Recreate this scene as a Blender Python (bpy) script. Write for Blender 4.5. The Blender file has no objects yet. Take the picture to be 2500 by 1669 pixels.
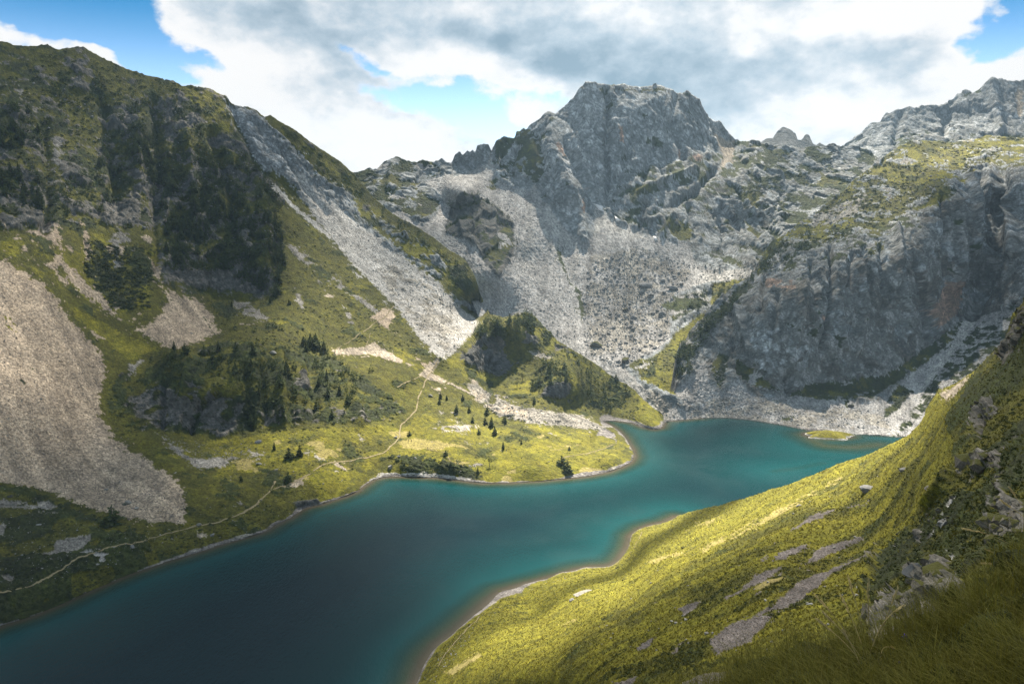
import bpy, math, random
import numpy as np
from mathutils import Vector

random.seed(7)
rng = np.random.default_rng(11)
scene = bpy.context.scene
col = scene.collection

# ------------------------------------------------------------------ camera, sky, sun, exposure
FPX, CX, CY = 1809.0, 1250.0, 834.5            # focal length and centre for a 2500 px wide frame
PITCH = math.atan((834.5 - 575.0) / FPX)       # horizon sits above the middle of the frame
CAM_Z = 150.0                                  # metres above the lake

cam_data = bpy.data.cameras.new('camera')
cam_data.sensor_width = 36.0
cam_data.lens = 36.0 * FPX / 2500.0
cam_data.clip_start = 0.1
cam_data.clip_end = 30000.0
cam = bpy.data.objects.new('camera', cam_data)
cam.location = (0, 0, CAM_Z)
cam.rotation_euler = (math.pi / 2 - PITCH, 0, 0)
col.objects.link(cam)
scene.camera = cam

SUN_EL, SUN_AZ = math.radians(50.0), math.radians(8.0)      # azimuth from +Y (view direction), negative = to the left
SUN = np.array([math.sin(SUN_AZ) * math.cos(SUN_EL), math.cos(SUN_AZ) * math.cos(SUN_EL), math.sin(SUN_EL)])
SUN_STRENGTH = 5.0
SKY_STRENGTH = 0.10
CLOUD_K = 2.55
HAZE_DENSITY = 0.00007
scene.view_settings.view_transform = 'Standard'
scene.view_settings.look = 'None'
scene.view_settings.exposure = 2.0
scene.view_settings.gamma = 1.0
scene.view_settings.use_curve_mapping = False
scene.render.engine = 'CYCLES'
scene.cycles.use_denoising = True
scene.cycles.denoising_prefilter = 'NONE'
scene.cycles.max_bounces = 6
scene.cycles.diffuse_bounces = 3
scene.cycles.glossy_bounces = 2
scene.cycles.transparent_max_bounces = 12
scene.cycles.volume_bounces = 0

sl = bpy.data.lights.new('sun', 'SUN')
sl.energy = SUN_STRENGTH
sl.angle = math.radians(0.5)
sl.color = (1.0, 0.92, 0.78)
so = bpy.data.objects.new('sun', sl)
so.rotation_euler = Vector(SUN).to_track_quat('Z', 'Y').to_euler()
col.objects.link(so)


class NT:
    """Small helper for node trees."""
    def __init__(self, tree):
        self.t, self.n, self.l = tree, tree.nodes, tree.links
    def new(self, kind, **kw):
        nd = self.n.new(kind)
        for k, v in kw.items():
            setattr(nd, k, v)
        return nd
    def put(self, sock, v):
        if isinstance(v, bpy.types.NodeSocket):
            self.l.new(v, sock)
        else:
            sock.default_value = v
    def math(self, op, a, b=None, c=None, clamp=False):
        nd = self.new('ShaderNodeMath', operation=op, use_clamp=clamp)
        for i, v in enumerate((a, b, c)):
            if v is not None:
                self.put(nd.inputs[i], v)
        return nd.outputs[0]
    def smooth(self, v, a, b, lo=0.0, hi=1.0, kind='SMOOTHSTEP'):
        nd = self.new('ShaderNodeMapRange', interpolation_type=kind)
        self.put(nd.inputs['Value'], v)
        nd.inputs['From Min'].default_value = a
        nd.inputs['From Max'].default_value = b
        nd.inputs['To Min'].default_value = lo
        nd.inputs['To Max'].default_value = hi
        return nd.outputs[0]
    def mix(self, f, a, b, mode='MIX'):
        nd = self.new('ShaderNodeMix', data_type='RGBA', blend_type=mode)
        self.put(nd.inputs[0], f)
        self.put(nd.inputs[6], a)
        self.put(nd.inputs[7], b)
        return nd.outputs[2]
    def noise(self, vec, scale, detail=4.0, rough=0.55, dist=0.0, w=None):
        nd = self.new('ShaderNodeTexNoise', noise_dimensions='3D' if w is None else '4D')
        self.put(nd.inputs['Vector'], vec)
        nd.inputs['Scale'].default_value = scale
        nd.inputs['Detail'].default_value = detail
        nd.inputs['Roughness'].default_value = rough
        nd.inputs['Distortion'].default_value = dist
        if w is not None:
            nd.inputs['W'].default_value = w
        return nd.outputs['Fac']


def az_el(x, y):
    u, v = (x - CX) / FPX, (CY - y) / FPX
    d = np.array([u, math.cos(PITCH) + v * math.sin(PITCH), -math.sin(PITCH) + v * math.cos(PITCH)])
    d /= np.linalg.norm(d)
    return math.atan2(d[0], d[1]), math.asin(d[2])


def build_world():
    w = bpy.data.worlds.new('World')
    scene.world = w
    w.use_nodes = True
    nt = NT(w.node_tree)
    nt.n.clear()
    out = nt.new('ShaderNodeOutputWorld')
    bg = nt.new('ShaderNodeBackground')
    bg.inputs['Strength'].default_value = SKY_STRENGTH
    nt.l.new(bg.outputs[0], out.inputs[0])
    sky = nt.new('ShaderNodeTexSky', sky_type='NISHITA')
    sky.sun_disc = False
    sky.sun_elevation = SUN_EL
    sky.sun_rotation = SUN_AZ
    sky.altitude = 2000.0
    sky.air_density = 1.0
    sky.dust_density = 0.6
    sky.ozone_density = 2.0
    hs = nt.new('ShaderNodeHueSaturation')
    hs.inputs['Saturation'].default_value = 1.5
    hs.inputs['Value'].default_value = 0.30
    nt.l.new(sky.outputs[0], hs.inputs['Color'])
    hl = nt.new('ShaderNodeHueSaturation')
    hl.inputs['Saturation'].default_value = 0.95
    hl.inputs['Value'].default_value = 0.52
    nt.l.new(sky.outputs[0], hl.inputs['Color'])
    tc = nt.new('ShaderNodeTexCoord')
    nrm = nt.new('ShaderNodeVectorMath', operation='NORMALIZE')
    nt.l.new(tc.outputs['Generated'], nrm.inputs[0])
    sep = nt.new('ShaderNodeSeparateXYZ')
    nt.l.new(nrm.outputs[0], sep.inputs[0])
    az = nt.math('ARCTAN2', sep.outputs[0], sep.outputs[1])
    el = nt.math('ARCSINE', sep.outputs[2])
    cmb = nt.new('ShaderNodeCombineXYZ')
    nt.l.new(az, cmb.inputs[0])
    nt.l.new(nt.math('MULTIPLY', el, 1.5), cmb.inputs[1])
    vec = cmb.outputs[0]
    cmb2 = nt.new('ShaderNodeCombineXYZ')
    nt.l.new(az, cmb2.inputs[0])
    nt.l.new(el, cmb2.inputs[1])
    flat = cmb2.outputs[0]
    # warp the layout a little so that no blob edge stays an ellipse
    wn = nt.new('ShaderNodeTexNoise')
    nt.l.new(vec, wn.inputs['Vector'])
    wn.inputs['Scale'].default_value = 7.0
    wn.inputs['Detail'].default_value = 5.0
    wn.inputs['Roughness'].default_value = 0.6
    ws = nt.new('ShaderNodeVectorMath', operation='SUBTRACT')
    nt.l.new(wn.outputs['Color'], ws.inputs[0])
    ws.inputs[1].default_value = (0.5, 0.5, 0.5)
    wm = nt.new('ShaderNodeVectorMath', operation='SCALE')
    nt.l.new(ws.outputs[0], wm.inputs[0])
    wm.inputs['Scale'].default_value = 0.085
    wa = nt.new('ShaderNodeVectorMath', operation='ADD')
    nt.l.new(flat, wa.inputs[0])
    nt.l.new(wm.outputs[0], wa.inputs[1])
    warped = wa.outputs[0]

    def blobs(items, base):
        acc = base
        for (x, y, rx, ry, rot, amp) in items:
            a, e = az_el(x, y)
            mp = nt.new('ShaderNodeMapping', vector_type='TEXTURE')
            nt.l.new(warped, mp.inputs['Vector'])
            mp.inputs['Location'].default_value = (a, e, 0)
            mp.inputs['Rotation'].default_value = (0, 0, math.radians(-rot))
            mp.inputs['Scale'].default_value = (rx / FPX, ry / FPX, 1)
            flat_ = nt.new('ShaderNodeVectorMath', operation='MULTIPLY')
            nt.l.new(mp.outputs[0], flat_.inputs[0])
            flat_.inputs[1].default_value = (1, 1, 0)
            ln = nt.new('ShaderNodeVectorMath', operation='LENGTH')
            nt.l.new(flat_.outputs[0], ln.inputs[0])
            acc = nt.math('ADD', acc, nt.smooth(ln.outputs['Value'], 0.0, 1.6, amp, 0.0))
        return acc
    # x, y, rx, ry, rotation, amount (holes of blue are negative)
    cover = blobs([q[:5] + (q[5] * (0.70 if q[5] > 0 else 0.92),) for q in SKY_COVER], 0.32)
    up = nt.new('ShaderNodeVectorMath', operation='ADD')
    nt.l.new(vec, up.inputs[0])
    up.inputs[1].default_value = (0.012, 0.034, 0.0)

    def body(v):
        """Billows: broad masses, puffs and torn edges."""
        a_ = nt.noise(v, 6.0, 10.0, 0.60, 0.25)
        b_ = nt.noise(v, 24.0, 8.0, 0.62, 0.2)
        c_ = nt.math('ABSOLUTE', nt.math('SUBTRACT', nt.noise(v, 14.0, 5.0, 0.55, 0.1, w=5.2), 0.5))
        s_ = nt.math('ADD', nt.math('MULTIPLY_ADD', a_, 1.15, -0.575), nt.math('MULTIPLY_ADD', b_, 0.75, -0.375))
        return nt.math('ADD', s_, nt.math('MULTIPLY_ADD', c_, -1.1, 0.13))
    nb, nu = body(vec), body(up.outputs[0])
    n5 = nt.noise(vec, 60.0, 5.0, 0.6, 0.0)
    dens = nt.math('ADD', nt.math('ADD', cover, nb), nt.math('MULTIPLY_ADD', n5, 0.26, -0.13))
    alpha = nt.smooth(dens, -0.02, 0.38)
    shade = blobs(SKY_SHADE, 0.54)
    n3 = nt.noise(vec, 5.0, 8.0, 0.56, 0.4, w=3.1)
    n4 = nt.noise(vec, 17.0, 8.0, 0.60, 0.3, w=1.7)
    shade = nt.math('ADD', shade, nt.math('MULTIPLY_ADD', n3, 0.9, -0.45))
    shade = nt.math('ADD', shade, nt.math('MULTIPLY_ADD', n4, 0.8, -0.40))
    # what has more cloud between it and the sun is greyer
    shade = nt.math('ADD', shade, nt.math('MULTIPLY', nt.math('SUBTRACT', nu, nb), 0.75))
    shade = nt.math('ADD', shade, nt.smooth(el, 0.28, 0.55, 0.0, 0.55))      # cloud bases above the view greyed, to darken what the lake reflects
    # thin edges of the cloud are bright
    shade = nt.math('SUBTRACT', shade, nt.smooth(dens, 0.06, 0.60, 0.30, 0.0))
    shade = nt.math('ADD', shade, nt.math('MULTIPLY_ADD', n5, 0.3, -0.15))
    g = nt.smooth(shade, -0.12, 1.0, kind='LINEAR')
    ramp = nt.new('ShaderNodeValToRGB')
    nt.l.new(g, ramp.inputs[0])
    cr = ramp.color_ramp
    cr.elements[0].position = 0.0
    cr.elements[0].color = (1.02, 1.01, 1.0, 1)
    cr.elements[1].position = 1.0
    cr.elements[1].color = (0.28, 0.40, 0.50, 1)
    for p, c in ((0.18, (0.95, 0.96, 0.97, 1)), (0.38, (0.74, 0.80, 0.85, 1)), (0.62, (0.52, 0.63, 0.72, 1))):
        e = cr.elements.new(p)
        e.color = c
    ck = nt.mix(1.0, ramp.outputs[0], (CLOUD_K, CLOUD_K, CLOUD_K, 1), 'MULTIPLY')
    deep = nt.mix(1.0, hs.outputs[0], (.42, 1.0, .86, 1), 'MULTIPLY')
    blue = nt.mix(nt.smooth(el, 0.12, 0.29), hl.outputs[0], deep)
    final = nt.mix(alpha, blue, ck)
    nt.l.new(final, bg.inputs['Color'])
    w.cycles.sampling_method = 'MANUAL'
    w.cycles.sample_map_resolution = 512


SKY_COVER = [
    # blue openings
    (270, 70, 400, 95, 30, -0.95), (150, 20, 300, 80, 10, -0.8), (370, 115, 170, 45, 35, -0.5), (420, 160, 60, 18, 30, -0.5),
    (1010, 225, 170, 42, 8, -0.75), (1180, 285, 170, 70, 28, -0.75), (900, 138, 120, 22, 18, -0.9), (520, 135, 70, 24, 20, -0.8), (1080, 165, 40, 22, 0, -0.45),
    (1300, 225, 110, 36, 5, -0.5), (1255, 330, 70, 40, 20, -0.4), (2470, 50, 150, 130, 0, -1.3), (2420, 115, 60, 40, 0, -0.75), (35, 70, 60, 60, 20, -0.5), (1520, 190, 60, 14, 0, 0.3),
    # cloud masses
    (15, 15, 70, 60, 0, 0.7), (100, 98, 130, 26, 0, 1.1), (260, 140, 70, 26, 30, 0.9), (700, 330, 330, 120, 25, 0.9), (950, 350, 220, 70, 20, 0.75),
    (480, 130, 150, 70, 10, 0.6), (760, 100, 480, 110, 5, 0.6), (1500, 90, 560, 130, 0, 0.8), (2050, 120, 420, 190, 0, 0.8), (2200, 200, 220, 90, 0, 0.6),
    (1060, 190, 90, 34, -20, 0.5), (1250, 180, 130, 30, 10, 0.5), (1265, 278, 26, 20, 0, 0.55), (1800, 330, 300, 70, 0, 0.6), (960, 185, 60, 26, 0, 0.3),
    (2440, 175, 110, 48, -35, 1.1), (2290, 60, 80, 120, 0, 0.7), (2420, 25, 25, 18, 0, 0.5), (1180, 350, 90, 22, 10, 0.3),
]
SKY_SHADE = [
    (700, 330, 430, 150, 25, -0.62), (1050, 370, 260, 70, 20, -0.5), (440, 170, 210, 80, 10, -0.42), (2300, 20, 220, 70, 0, -0.85), (2440, 160, 130, 90, -30, -0.9), (2500, 40, 200, 200, 0, -0.3),
    (1200, 190, 260, 40, 12, -0.55), (100, 98, 260, 50, 0, -0.85), (1850, 75, 80, 40, 0, -0.55), (1985, 85, 50, 26, 0, -0.5), (2080, 270, 190, 85, 0, -0.5), (1850, 330, 330, 60, 0, -0.42), (1520, 0, 160, 30, 0, -0.45), (1750, 30, 260, 60, 0, -0.22),
    (800, 15, 90, 35, 30, -0.35), (1060, 190, 150, 70, 20, -0.45), (500, 40, 240, 60, 20, -0.22), (1100, 0, 120, 30, 0, -0.3), (30, 30, 140, 90, 0, -0.5), (1265, 278, 60, 50, 0, -0.8), (650, 130, 160, 40, 10, -0.2), (2150, 60, 140, 60, 0, -0.4),
    (720, 85, 220, 45, 8, 0.12), (1420, 150, 300, 70, 5, 0.22), (2270, 150, 150, 45, -10, 0.35), (1780, 210, 240, 80, 0, 0.08),
]
build_world()

# ------------------------------------------------------------------ numpy noise
_r = np.random.default_rng(5)
PERM = _r.permutation(4096).astype(np.int32)
GRAD = _r.normal(size=(4096, 3)).astype(np.float32)
GRAD /= np.linalg.norm(GRAD, axis=1, keepdims=True)
RND = _r.random((4096, 4)).astype(np.float32)


def _h(ix, iy, iz):
    return PERM[(PERM[(PERM[ix & 4095] + iy) & 4095] + iz) & 4095]


def pnoise(P, seed=0):
    P = P.astype(np.float32) + np.float32(seed * 17.31)
    I = np.floor(P)
    f = P - I
    I = I.astype(np.int32)
    u = f * f * f * (f * (f * 6 - 15) + 10)
    res = 0
    for dx in (0, 1):
        wx = u[:, 0] if dx else 1 - u[:, 0]
        for dy in (0, 1):
            wy = u[:, 1] if dy else 1 - u[:, 1]
            for dz in (0, 1):
                wz = u[:, 2] if dz else 1 - u[:, 2]
                g = GRAD[_h(I[:, 0] + dx, I[:, 1] + dy, I[:, 2] + dz)]
                d = g[:, 0] * (f[:, 0] - dx) + g[:, 1] * (f[:, 1] - dy) + g[:, 2] * (f[:, 2] - dz)
                res = res + wx * wy * wz * d
    return res * 1.5


def fbm(P, lam, octs=4, gain=0.5, seed=0):
    a, s, tot = 1.0, 0, 0
    for o in range(octs):
        s = s + a * pnoise(P / lam, seed + o * 3)
        tot += a
        a *= gain
        lam *= 0.5
    return s / tot * 1.3


def ridged(P, lam, octs=4, gain=0.5, seed=0):
    a, s, tot = 1.0, 0, 0
    for o in range(octs):
        s = s + a * (1 - 2 * np.abs(pnoise(P / lam, seed + o * 3)))
        tot += a
        a *= gain
        lam *= 0.5
    return s / tot


def facet(P, lam, seed=0, tilt=0.8, step=0.5):
    """Cells of broken rock: each Voronoi cell is its own tilted plane. Returns the height in cell units and the edge distance."""
    Q = P.astype(np.float32) / np.float32(lam) + np.float32(seed * 7.7)
    B = np.floor(Q - 0.5).astype(np.int32)
    best = np.full(len(Q), 9.0, np.float32)
    sec = np.full(len(Q), 9.0, np.float32)
    val = np.zeros(len(Q), np.float32)
    for dx in (0, 1):
        for dy in (0, 1):
            for dz in (0, 1):
                c = B + np.array([dx, dy, dz], np.int32)
                h = _h(c[:, 0], c[:, 1], c[:, 2])
                r = RND[h]
                d = Q - (c + 0.12 + 0.76 * r[:, :3])
                dist = (d * d).sum(1)
                v = (GRAD[h] * d).sum(1) * tilt + (r[:, 3] - 0.5) * step
                m = dist < best
                sec = np.where(m, best, np.minimum(sec, dist))
                val = np.where(m, v, val)
                best = np.where(m, dist, best)
    return val, np.sqrt(sec) - np.sqrt(best)


def s3(x, y, k=1.0):
    return np.stack([x * k, y * k, np.zeros_like(x)], 1)


def project(x, y, Y):
    """Point of the place seen at (x, y) of the frame, Y metres ahead of the camera."""
    x, y, Y = (np.asarray(a, float) for a in (x, y, Y))
    u, v = (x - CX) / FPX, (CY - y) / FPX
    dy = math.cos(PITCH) + v * math.sin(PITCH)
    dz = -math.sin(PITCH) + v * math.cos(PITCH)
    t = Y / dy
    return np.stack([u * t, Y + 0 * u, CAM_Z + dz * t], -1)


def y_at_z(x, y, z):
    v = (CY - y) / FPX
    dy = math.cos(PITCH) + v * math.sin(PITCH)
    dz = -math.sin(PITCH) + v * math.cos(PITCH)
    return (z - CAM_Z) * dy / dz


def gblur(a, s):
    r = int(3 * s)
    kx = np.exp(-0.5 * (np.arange(-r, r + 1) / s) ** 2)
    kx /= kx.sum()
    a = np.pad(a, r, mode='edge')
    a = np.apply_along_axis(lambda v: np.convolve(v, kx, 'valid'), 0, a)
    return np.apply_along_axis(lambda v: np.convolve(v, kx, 'valid'), 1, a)


def in_poly(px, py, poly):
    poly = np.asarray(poly, float)
    ins = np.zeros(len(px), bool)
    bb = (px >= poly[:, 0].min()) & (px <= poly[:, 0].max()) & (py >= poly[:, 1].min()) & (py <= poly[:, 1].max())
    idx = np.nonzero(bb)[0]
    if not len(idx):
        return ins
    x, y = px[idx], py[idx]
    r = np.zeros(len(idx), bool)
    n = len(poly)
    for i in range(n):
        x0, y0 = poly[i]
        x1, y1 = poly[(i + 1) % n]
        if y0 == y1:
            continue
        c = ((y0 > y) != (y1 > y)) & (x < (x1 - x0) * (y - y0) / (y1 - y0) + x0)
        r ^= c
    ins[idx] = r
    return ins


def line_dist(px, py, pts):
    d = np.full(len(px), 1e9)
    for (x0, y0), (x1, y1) in zip(pts[:-1], pts[1:]):
        vx, vy = x1 - x0, y1 - y0
        t = np.clip(((px - x0) * vx + (py - y0) * vy) / (vx * vx + vy * vy + 1e-9), 0, 1)
        d = np.minimum(d, np.hypot(px - x0 - t * vx, py - y0 - t * vy))
    return d


def rbf(ctl, c=0.25):
    C = np.array([(p[0], p[1]) for p in ctl], float) / 100.0
    w = np.log(np.array([p[2] for p in ctl], float))
    n = len(C)
    D = np.sqrt(((C[:, None] - C[None]) ** 2).sum(2) + c * c)
    A = np.zeros((n + 3, n + 3))
    A[:n, :n] = D - 1e-3 * np.eye(n)
    A[:n, n] = 1
    A[:n, n + 1:] = C
    A[n:, :n] = A[:n, n:].T
    sol = np.linalg.lstsq(A, np.concatenate([w, np.zeros(3)]), rcond=None)[0]

    def ev(x, y):
        X = np.stack([x, y], 1) / 100.0
        o = np.empty(len(X))
        for s in range(0, len(X), 20000):
            q = X[s:s + 20000]
            D = np.sqrt(((q[:, None] - C[None]) ** 2).sum(2) + c * c)
            o[s:s + 20000] = D @ sol[:n] + sol[n] + q @ sol[n + 1:]
        return np.exp(o)
    return ev


def tag(o, label=None, cat=None, group=None, kind=None):
    for k, v in (('label', label), ('category', cat), ('group', group), ('kind', kind)):
        if v:
            o[k] = v
    return o


def mesh_np(name, V, F, mat=None, smooth=True, attrs=None):
    V = np.asarray(V, np.float32)
    F = np.asarray(F, np.int32)
    me = bpy.data.meshes.new(name)
    k = F.shape[1]
    me.vertices.add(len(V))
    me.vertices.foreach_set('co', V.ravel())
    me.loops.add(F.size)
    me.loops.foreach_set('vertex_index', F.ravel())
    me.polygons.add(len(F))
    me.polygons.foreach_set('loop_start', np.arange(0, F.size, k, dtype=np.int32))
    me.polygons.foreach_set('loop_total', np.full(len(F), k, np.int32))
    me.polygons.foreach_set('use_smooth', np.full(len(F), smooth))
    me.update()
    for an, arr in (attrs or {}).items():
        if arr.ndim == 1:
            a = me.attributes.new(an, 'FLOAT', 'POINT')
            a.data.foreach_set('value', arr.astype(np.float32))
        else:
            a = me.attributes.new(an, 'FLOAT_COLOR', 'POINT')
            a.data.foreach_set('color', np.concatenate([arr, np.ones((len(arr), 1))], 1).astype(np.float32).ravel())
    if mat:
        me.materials.append(mat)
    return me


def link(name, me, parent=None):
    o = bpy.data.objects.new(name, me)
    col.objects.link(o)
    if parent:
        o.parent = parent
    return o


# ------------------------------------------------------------------ ground covers (true colours)
#            colour a              colour b              rock scree grass
CLS = {
    'grass_y': ((.155, .138, .012), (.100, .098, .009), 0, 0, 1),
    'grass_o': ((.098, .090, .011), (.055, .057, .008), 0, 0, 1),
    'grass_d': ((.046, .053, .012), (.027, .036, .009), 0, 0, 1),
    'shrub':   ((.036, .042, .013), (.020, .026, .010), 0, 0, 1),
    'meadow':  ((.27, .22, .080), (.20, .17, .050), 0, 0, .4),
    'scree_g': ((.37, .355, .34), (.225, .216, .21), 0, 1, 0),
    'scree_m': ((.26, .24, .215), (.145, .135, .122), 0, 1, 0),
    'scree_l': ((.42, .40, .375), (.28, .267, .25), 0, 1, 0),
    'scree_b': ((.42, .33, .24), (.25, .20, .153), 0, 1, 0),
    'scree_t': ((.38, .315, .24), (.23, .195, .155), 0, 1, 0),
    'rubble':  ((.40, .365, .315), (.165, .152, .135), .3, 1, 0),
    'rock_g':  ((.37, .385, .395), (.20, .213, .225), 1, 0, 0),
    'rock_l':  ((.50, .515, .525), (.32, .335, .35), 1, 0, 0),
    'rock_w':  ((.205, .185, .168), (.10, .092, .083), 1, 0, 0),
    'rock_d':  ((.145, .142, .14), (.07, .068, .067), 1, 0, 0),
    'rock_c': ((.33, .325, .315), (.17, .17, .168), 1, 0, 0),
    'rock_o':  ((.42, .27, .20), (.30, .205, .16), 1, 0, 0),
    'beach':   ((.21, .192, .182), (.11, .10, .097), 0, 1, 0),
    'gravel':  ((.165, .142, .135), (.085, .075, .07), 0, 1, 0),
    'bed':     ((.09, .08, .05), (.06, .06, .04), 0, .5, 0),
}
CN = list(CLS)
CI = {n: i for i, n in enumerate(CN)}
CA = np.array([CLS[n][0] for n in CN])
CB = np.array([CLS[n][1] for n in CN])
CW = np.array([CLS[n][2:5] for n in CN], float)
# mixtures: name -> list of (class, threshold on one of three noises)
MIX = {
    'm_forest':  [('grass_o', None), ('rock_w', (0, .02)), ('rock_d', (0, .30)), ('grass_d', (1, .05)), ('shrub', (1, .22))],
    'm_ridge':   [('grass_o', None), ('rock_w', (0, .28)), ('grass_d', (1, .18))],
    'm_plateau': [('grass_o', None), ('grass_y', (2, .05)), ('rock_g', (0, .14)), ('rubble', (0, .36)), ('grass_d', (1, .2))],
    'm_heath':   [('grass_d', None), ('shrub', (1, .0)), ('grass_o', (2, .1)), ('scree_g', (0, .45))],
    'm_knoll':   [('grass_o', None), ('grass_d', (1, -.05)), ('shrub', (1, .2)), ('rock_w', (0, .36))],
    'm_hill':    [('grass_o', None), ('grass_y', (2, .1)), ('grass_d', (1, .22)), ('rock_w', (0, .46))],
    'm_olive':   [('grass_o', None), ('grass_d', (1, .32)), ('grass_y', (2, .42)), ('scree_t', (0, .52))],
    'm_yellow':  [('grass_y', None), ('grass_o', (1, .12)), ('grass_d', (1, .36)), ('rubble', (0, .44)), ('meadow', (2, .40))],
    'm_peak':    [('rock_g', None), ('rock_l', (0, .12)), ('grass_d', (1, .34)), ('scree_g', (2, .52))],
    'm_band':    [('rock_g', None), ('rock_c', (0, .0)), ('rock_l', (0, .32)), ('grass_d', (1, .05)), ('grass_o', (2, .34)), ('scree_g', (0, .5))],
    'm_cliff':   [('rock_c', None), ('rock_w', (0, .10)), ('rock_g', (2, .25)), ('grass_d', (1, .42)), ('rock_d', (0, .42))],
    'm_knob':    [('rock_d', None), ('rock_w', (0, .1)), ('grass_d', (1, .22))],
    'm_scrub':   [('grass_d', None), ('scree_g', (0, .05)), ('shrub', (1, .2))],
    'm_fan':     [('grass_o', None), ('grass_y', (2, .15)), ('scree_b', (0, .22)), ('grass_d', (1, .3))],
    'm_back':    [('rock_g', None), ('grass_d', (1, -.02)), ('grass_o', (2, .25)), ('scree_g', (0, .35))],
    'm_slope':   [('grass_y', None), ('grass_o', (1, .05)), ('grass_d', (1, .40)), ('meadow', (2, .62)), ('gravel', (0, .60))],
    'm_moss':    [('grass_d', None), ('grass_o', (2, .05)), ('shrub', (1, .2)), ('rock_w', (0, .42))],
    'm_dark':    [('grass_d', None), ('grass_o', (1, .10)), ('shrub', (2, .12)), ('scree_g', (0, .34))],
    'm_scree':   [('scree_m', None), ('grass_o', (1, .14)), ('grass_d', (1, .30)), ('rubble', (0, .42))],
    'm_slabs':   [('rock_c', None), ('rock_g', (0, .05)), ('grass_o', (2, .3)), ('rock_d', (1, .35))],
}

# ------------------------------------------------------------------ materials
def new_mat(name):
    m = bpy.data.materials.new(name)
    m.use_nodes = True
    nt = NT(m.node_tree)
    nt.n.clear()
    out = nt.new('ShaderNodeOutputMaterial')
    return m, nt, out


def ground_material(name, scale):
    """Soil, grass and rock: the cover colours come with the ground, grain and fine relief from noise. SCALE = size of the finest grain in metres."""
    m, nt, out = new_mat(name)
    bs = nt.new('ShaderNodeBsdfPrincipled')
    nt.l.new(bs.outputs[0], out.inputs[0])
    bs.inputs['Roughness'].default_value = 0.9
    bs.inputs['Specular IOR Level'].default_value = 0.15
    ca = nt.new('ShaderNodeAttribute', attribute_name='cover')
    ka = nt.new('ShaderNodeAttribute', attribute_name='kinds')
    ks = nt.new('ShaderNodeSeparateColor')
    nt.l.new(ka.outputs['Color'], ks.inputs[0])
    pos = nt.new('ShaderNodeNewGeometry').outputs['Position']
    n1 = nt.noise(pos, 1.0 / (scale * 2.2), 4.0, 0.65)
    n2 = nt.noise(pos, 1.0 / (scale * 9.0), 3.0, 0.6)
    vo = nt.new('ShaderNodeTexVoronoi', feature='F1')
    nt.l.new(pos, vo.inputs['Vector'])
    vo.inputs['Scale'].default_value = 1.0 / (scale * 1.6)
    vs = nt.new('ShaderNodeSeparateColor')
    nt.l.new(vo.outputs['Color'], vs.inputs[0])
    grain = nt.smooth(n1, 0.28, 0.72, 0.62, 1.38, 'LINEAR')
    wide = nt.smooth(n2, 0.3, 0.7, 0.86, 1.14, 'LINEAR')
    stone = nt.smooth(vs.outputs[0], 0.0, 1.0, 0.6, 1.45, 'LINEAR')
    f = nt.math('MULTIPLY', grain, wide)
    sf = nt.math('MULTIPLY', ks.outputs[1], 0.5 if scale > 1 else 0.75)
    f2 = nt.math('ADD', nt.math('MULTIPLY', f, nt.math('SUBTRACT', 1.0, sf)), nt.math('MULTIPLY', stone, sf))
    rg = nt.new('ShaderNodeTexNoise', noise_type='RIDGED_MULTIFRACTAL', normalize=True)
    rm = nt.new('ShaderNodeMapping')
    rm.inputs['Scale'].default_value = (1, 1, 0.5)
    rm.inputs['Rotation'].default_value = (0.3, 0.35, 0.2)
    nt.l.new(pos, rm.inputs['Vector'])
    nt.l.new(rm.outputs[0], rg.inputs['Vector'])
    rg.inputs['Scale'].default_value = 1.0 / (scale * 7)
    rg.inputs['Detail'].default_value = 4.0
    rg.inputs['Roughness'].default_value = 0.6
    rgf = rg.outputs['Fac']
    f2 = nt.math('MULTIPLY', f2, nt.mix(ks.outputs[0], (1, 1, 1, 1), nt.smooth(rgf, 0.3, 0.8, 1.1, 0.78, 'LINEAR')))
    vm = nt.new('ShaderNodeVectorMath', operation='SCALE')
    nt.l.new(ca.outputs['Color'], vm.inputs[0])
    nt.l.new(f2, vm.inputs['Scale'])
    nt.l.new(vm.outputs[0], bs.inputs['Base Color'])
    hgt = nt.math('ADD', nt.math('MULTIPLY', n1, 1.0), nt.math('MULTIPLY', vs.outputs[1], nt.math('MULTIPLY', ks.outputs[1], 0.5)))
    hgt = nt.math('SUBTRACT', hgt, nt.math('MULTIPLY', nt.math('MULTIPLY', rgf, ks.outputs[0]), 1.5))
    bp = nt.new('ShaderNodeBump')
    bp.inputs['Strength'].default_value = 0.9
    bp.inputs['Distance'].default_value = scale * 1.6
    nt.l.new(hgt, bp.inputs['Height'])
    nt.l.new(bp.outputs[0], bs.inputs['Normal'])
    return m


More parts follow.
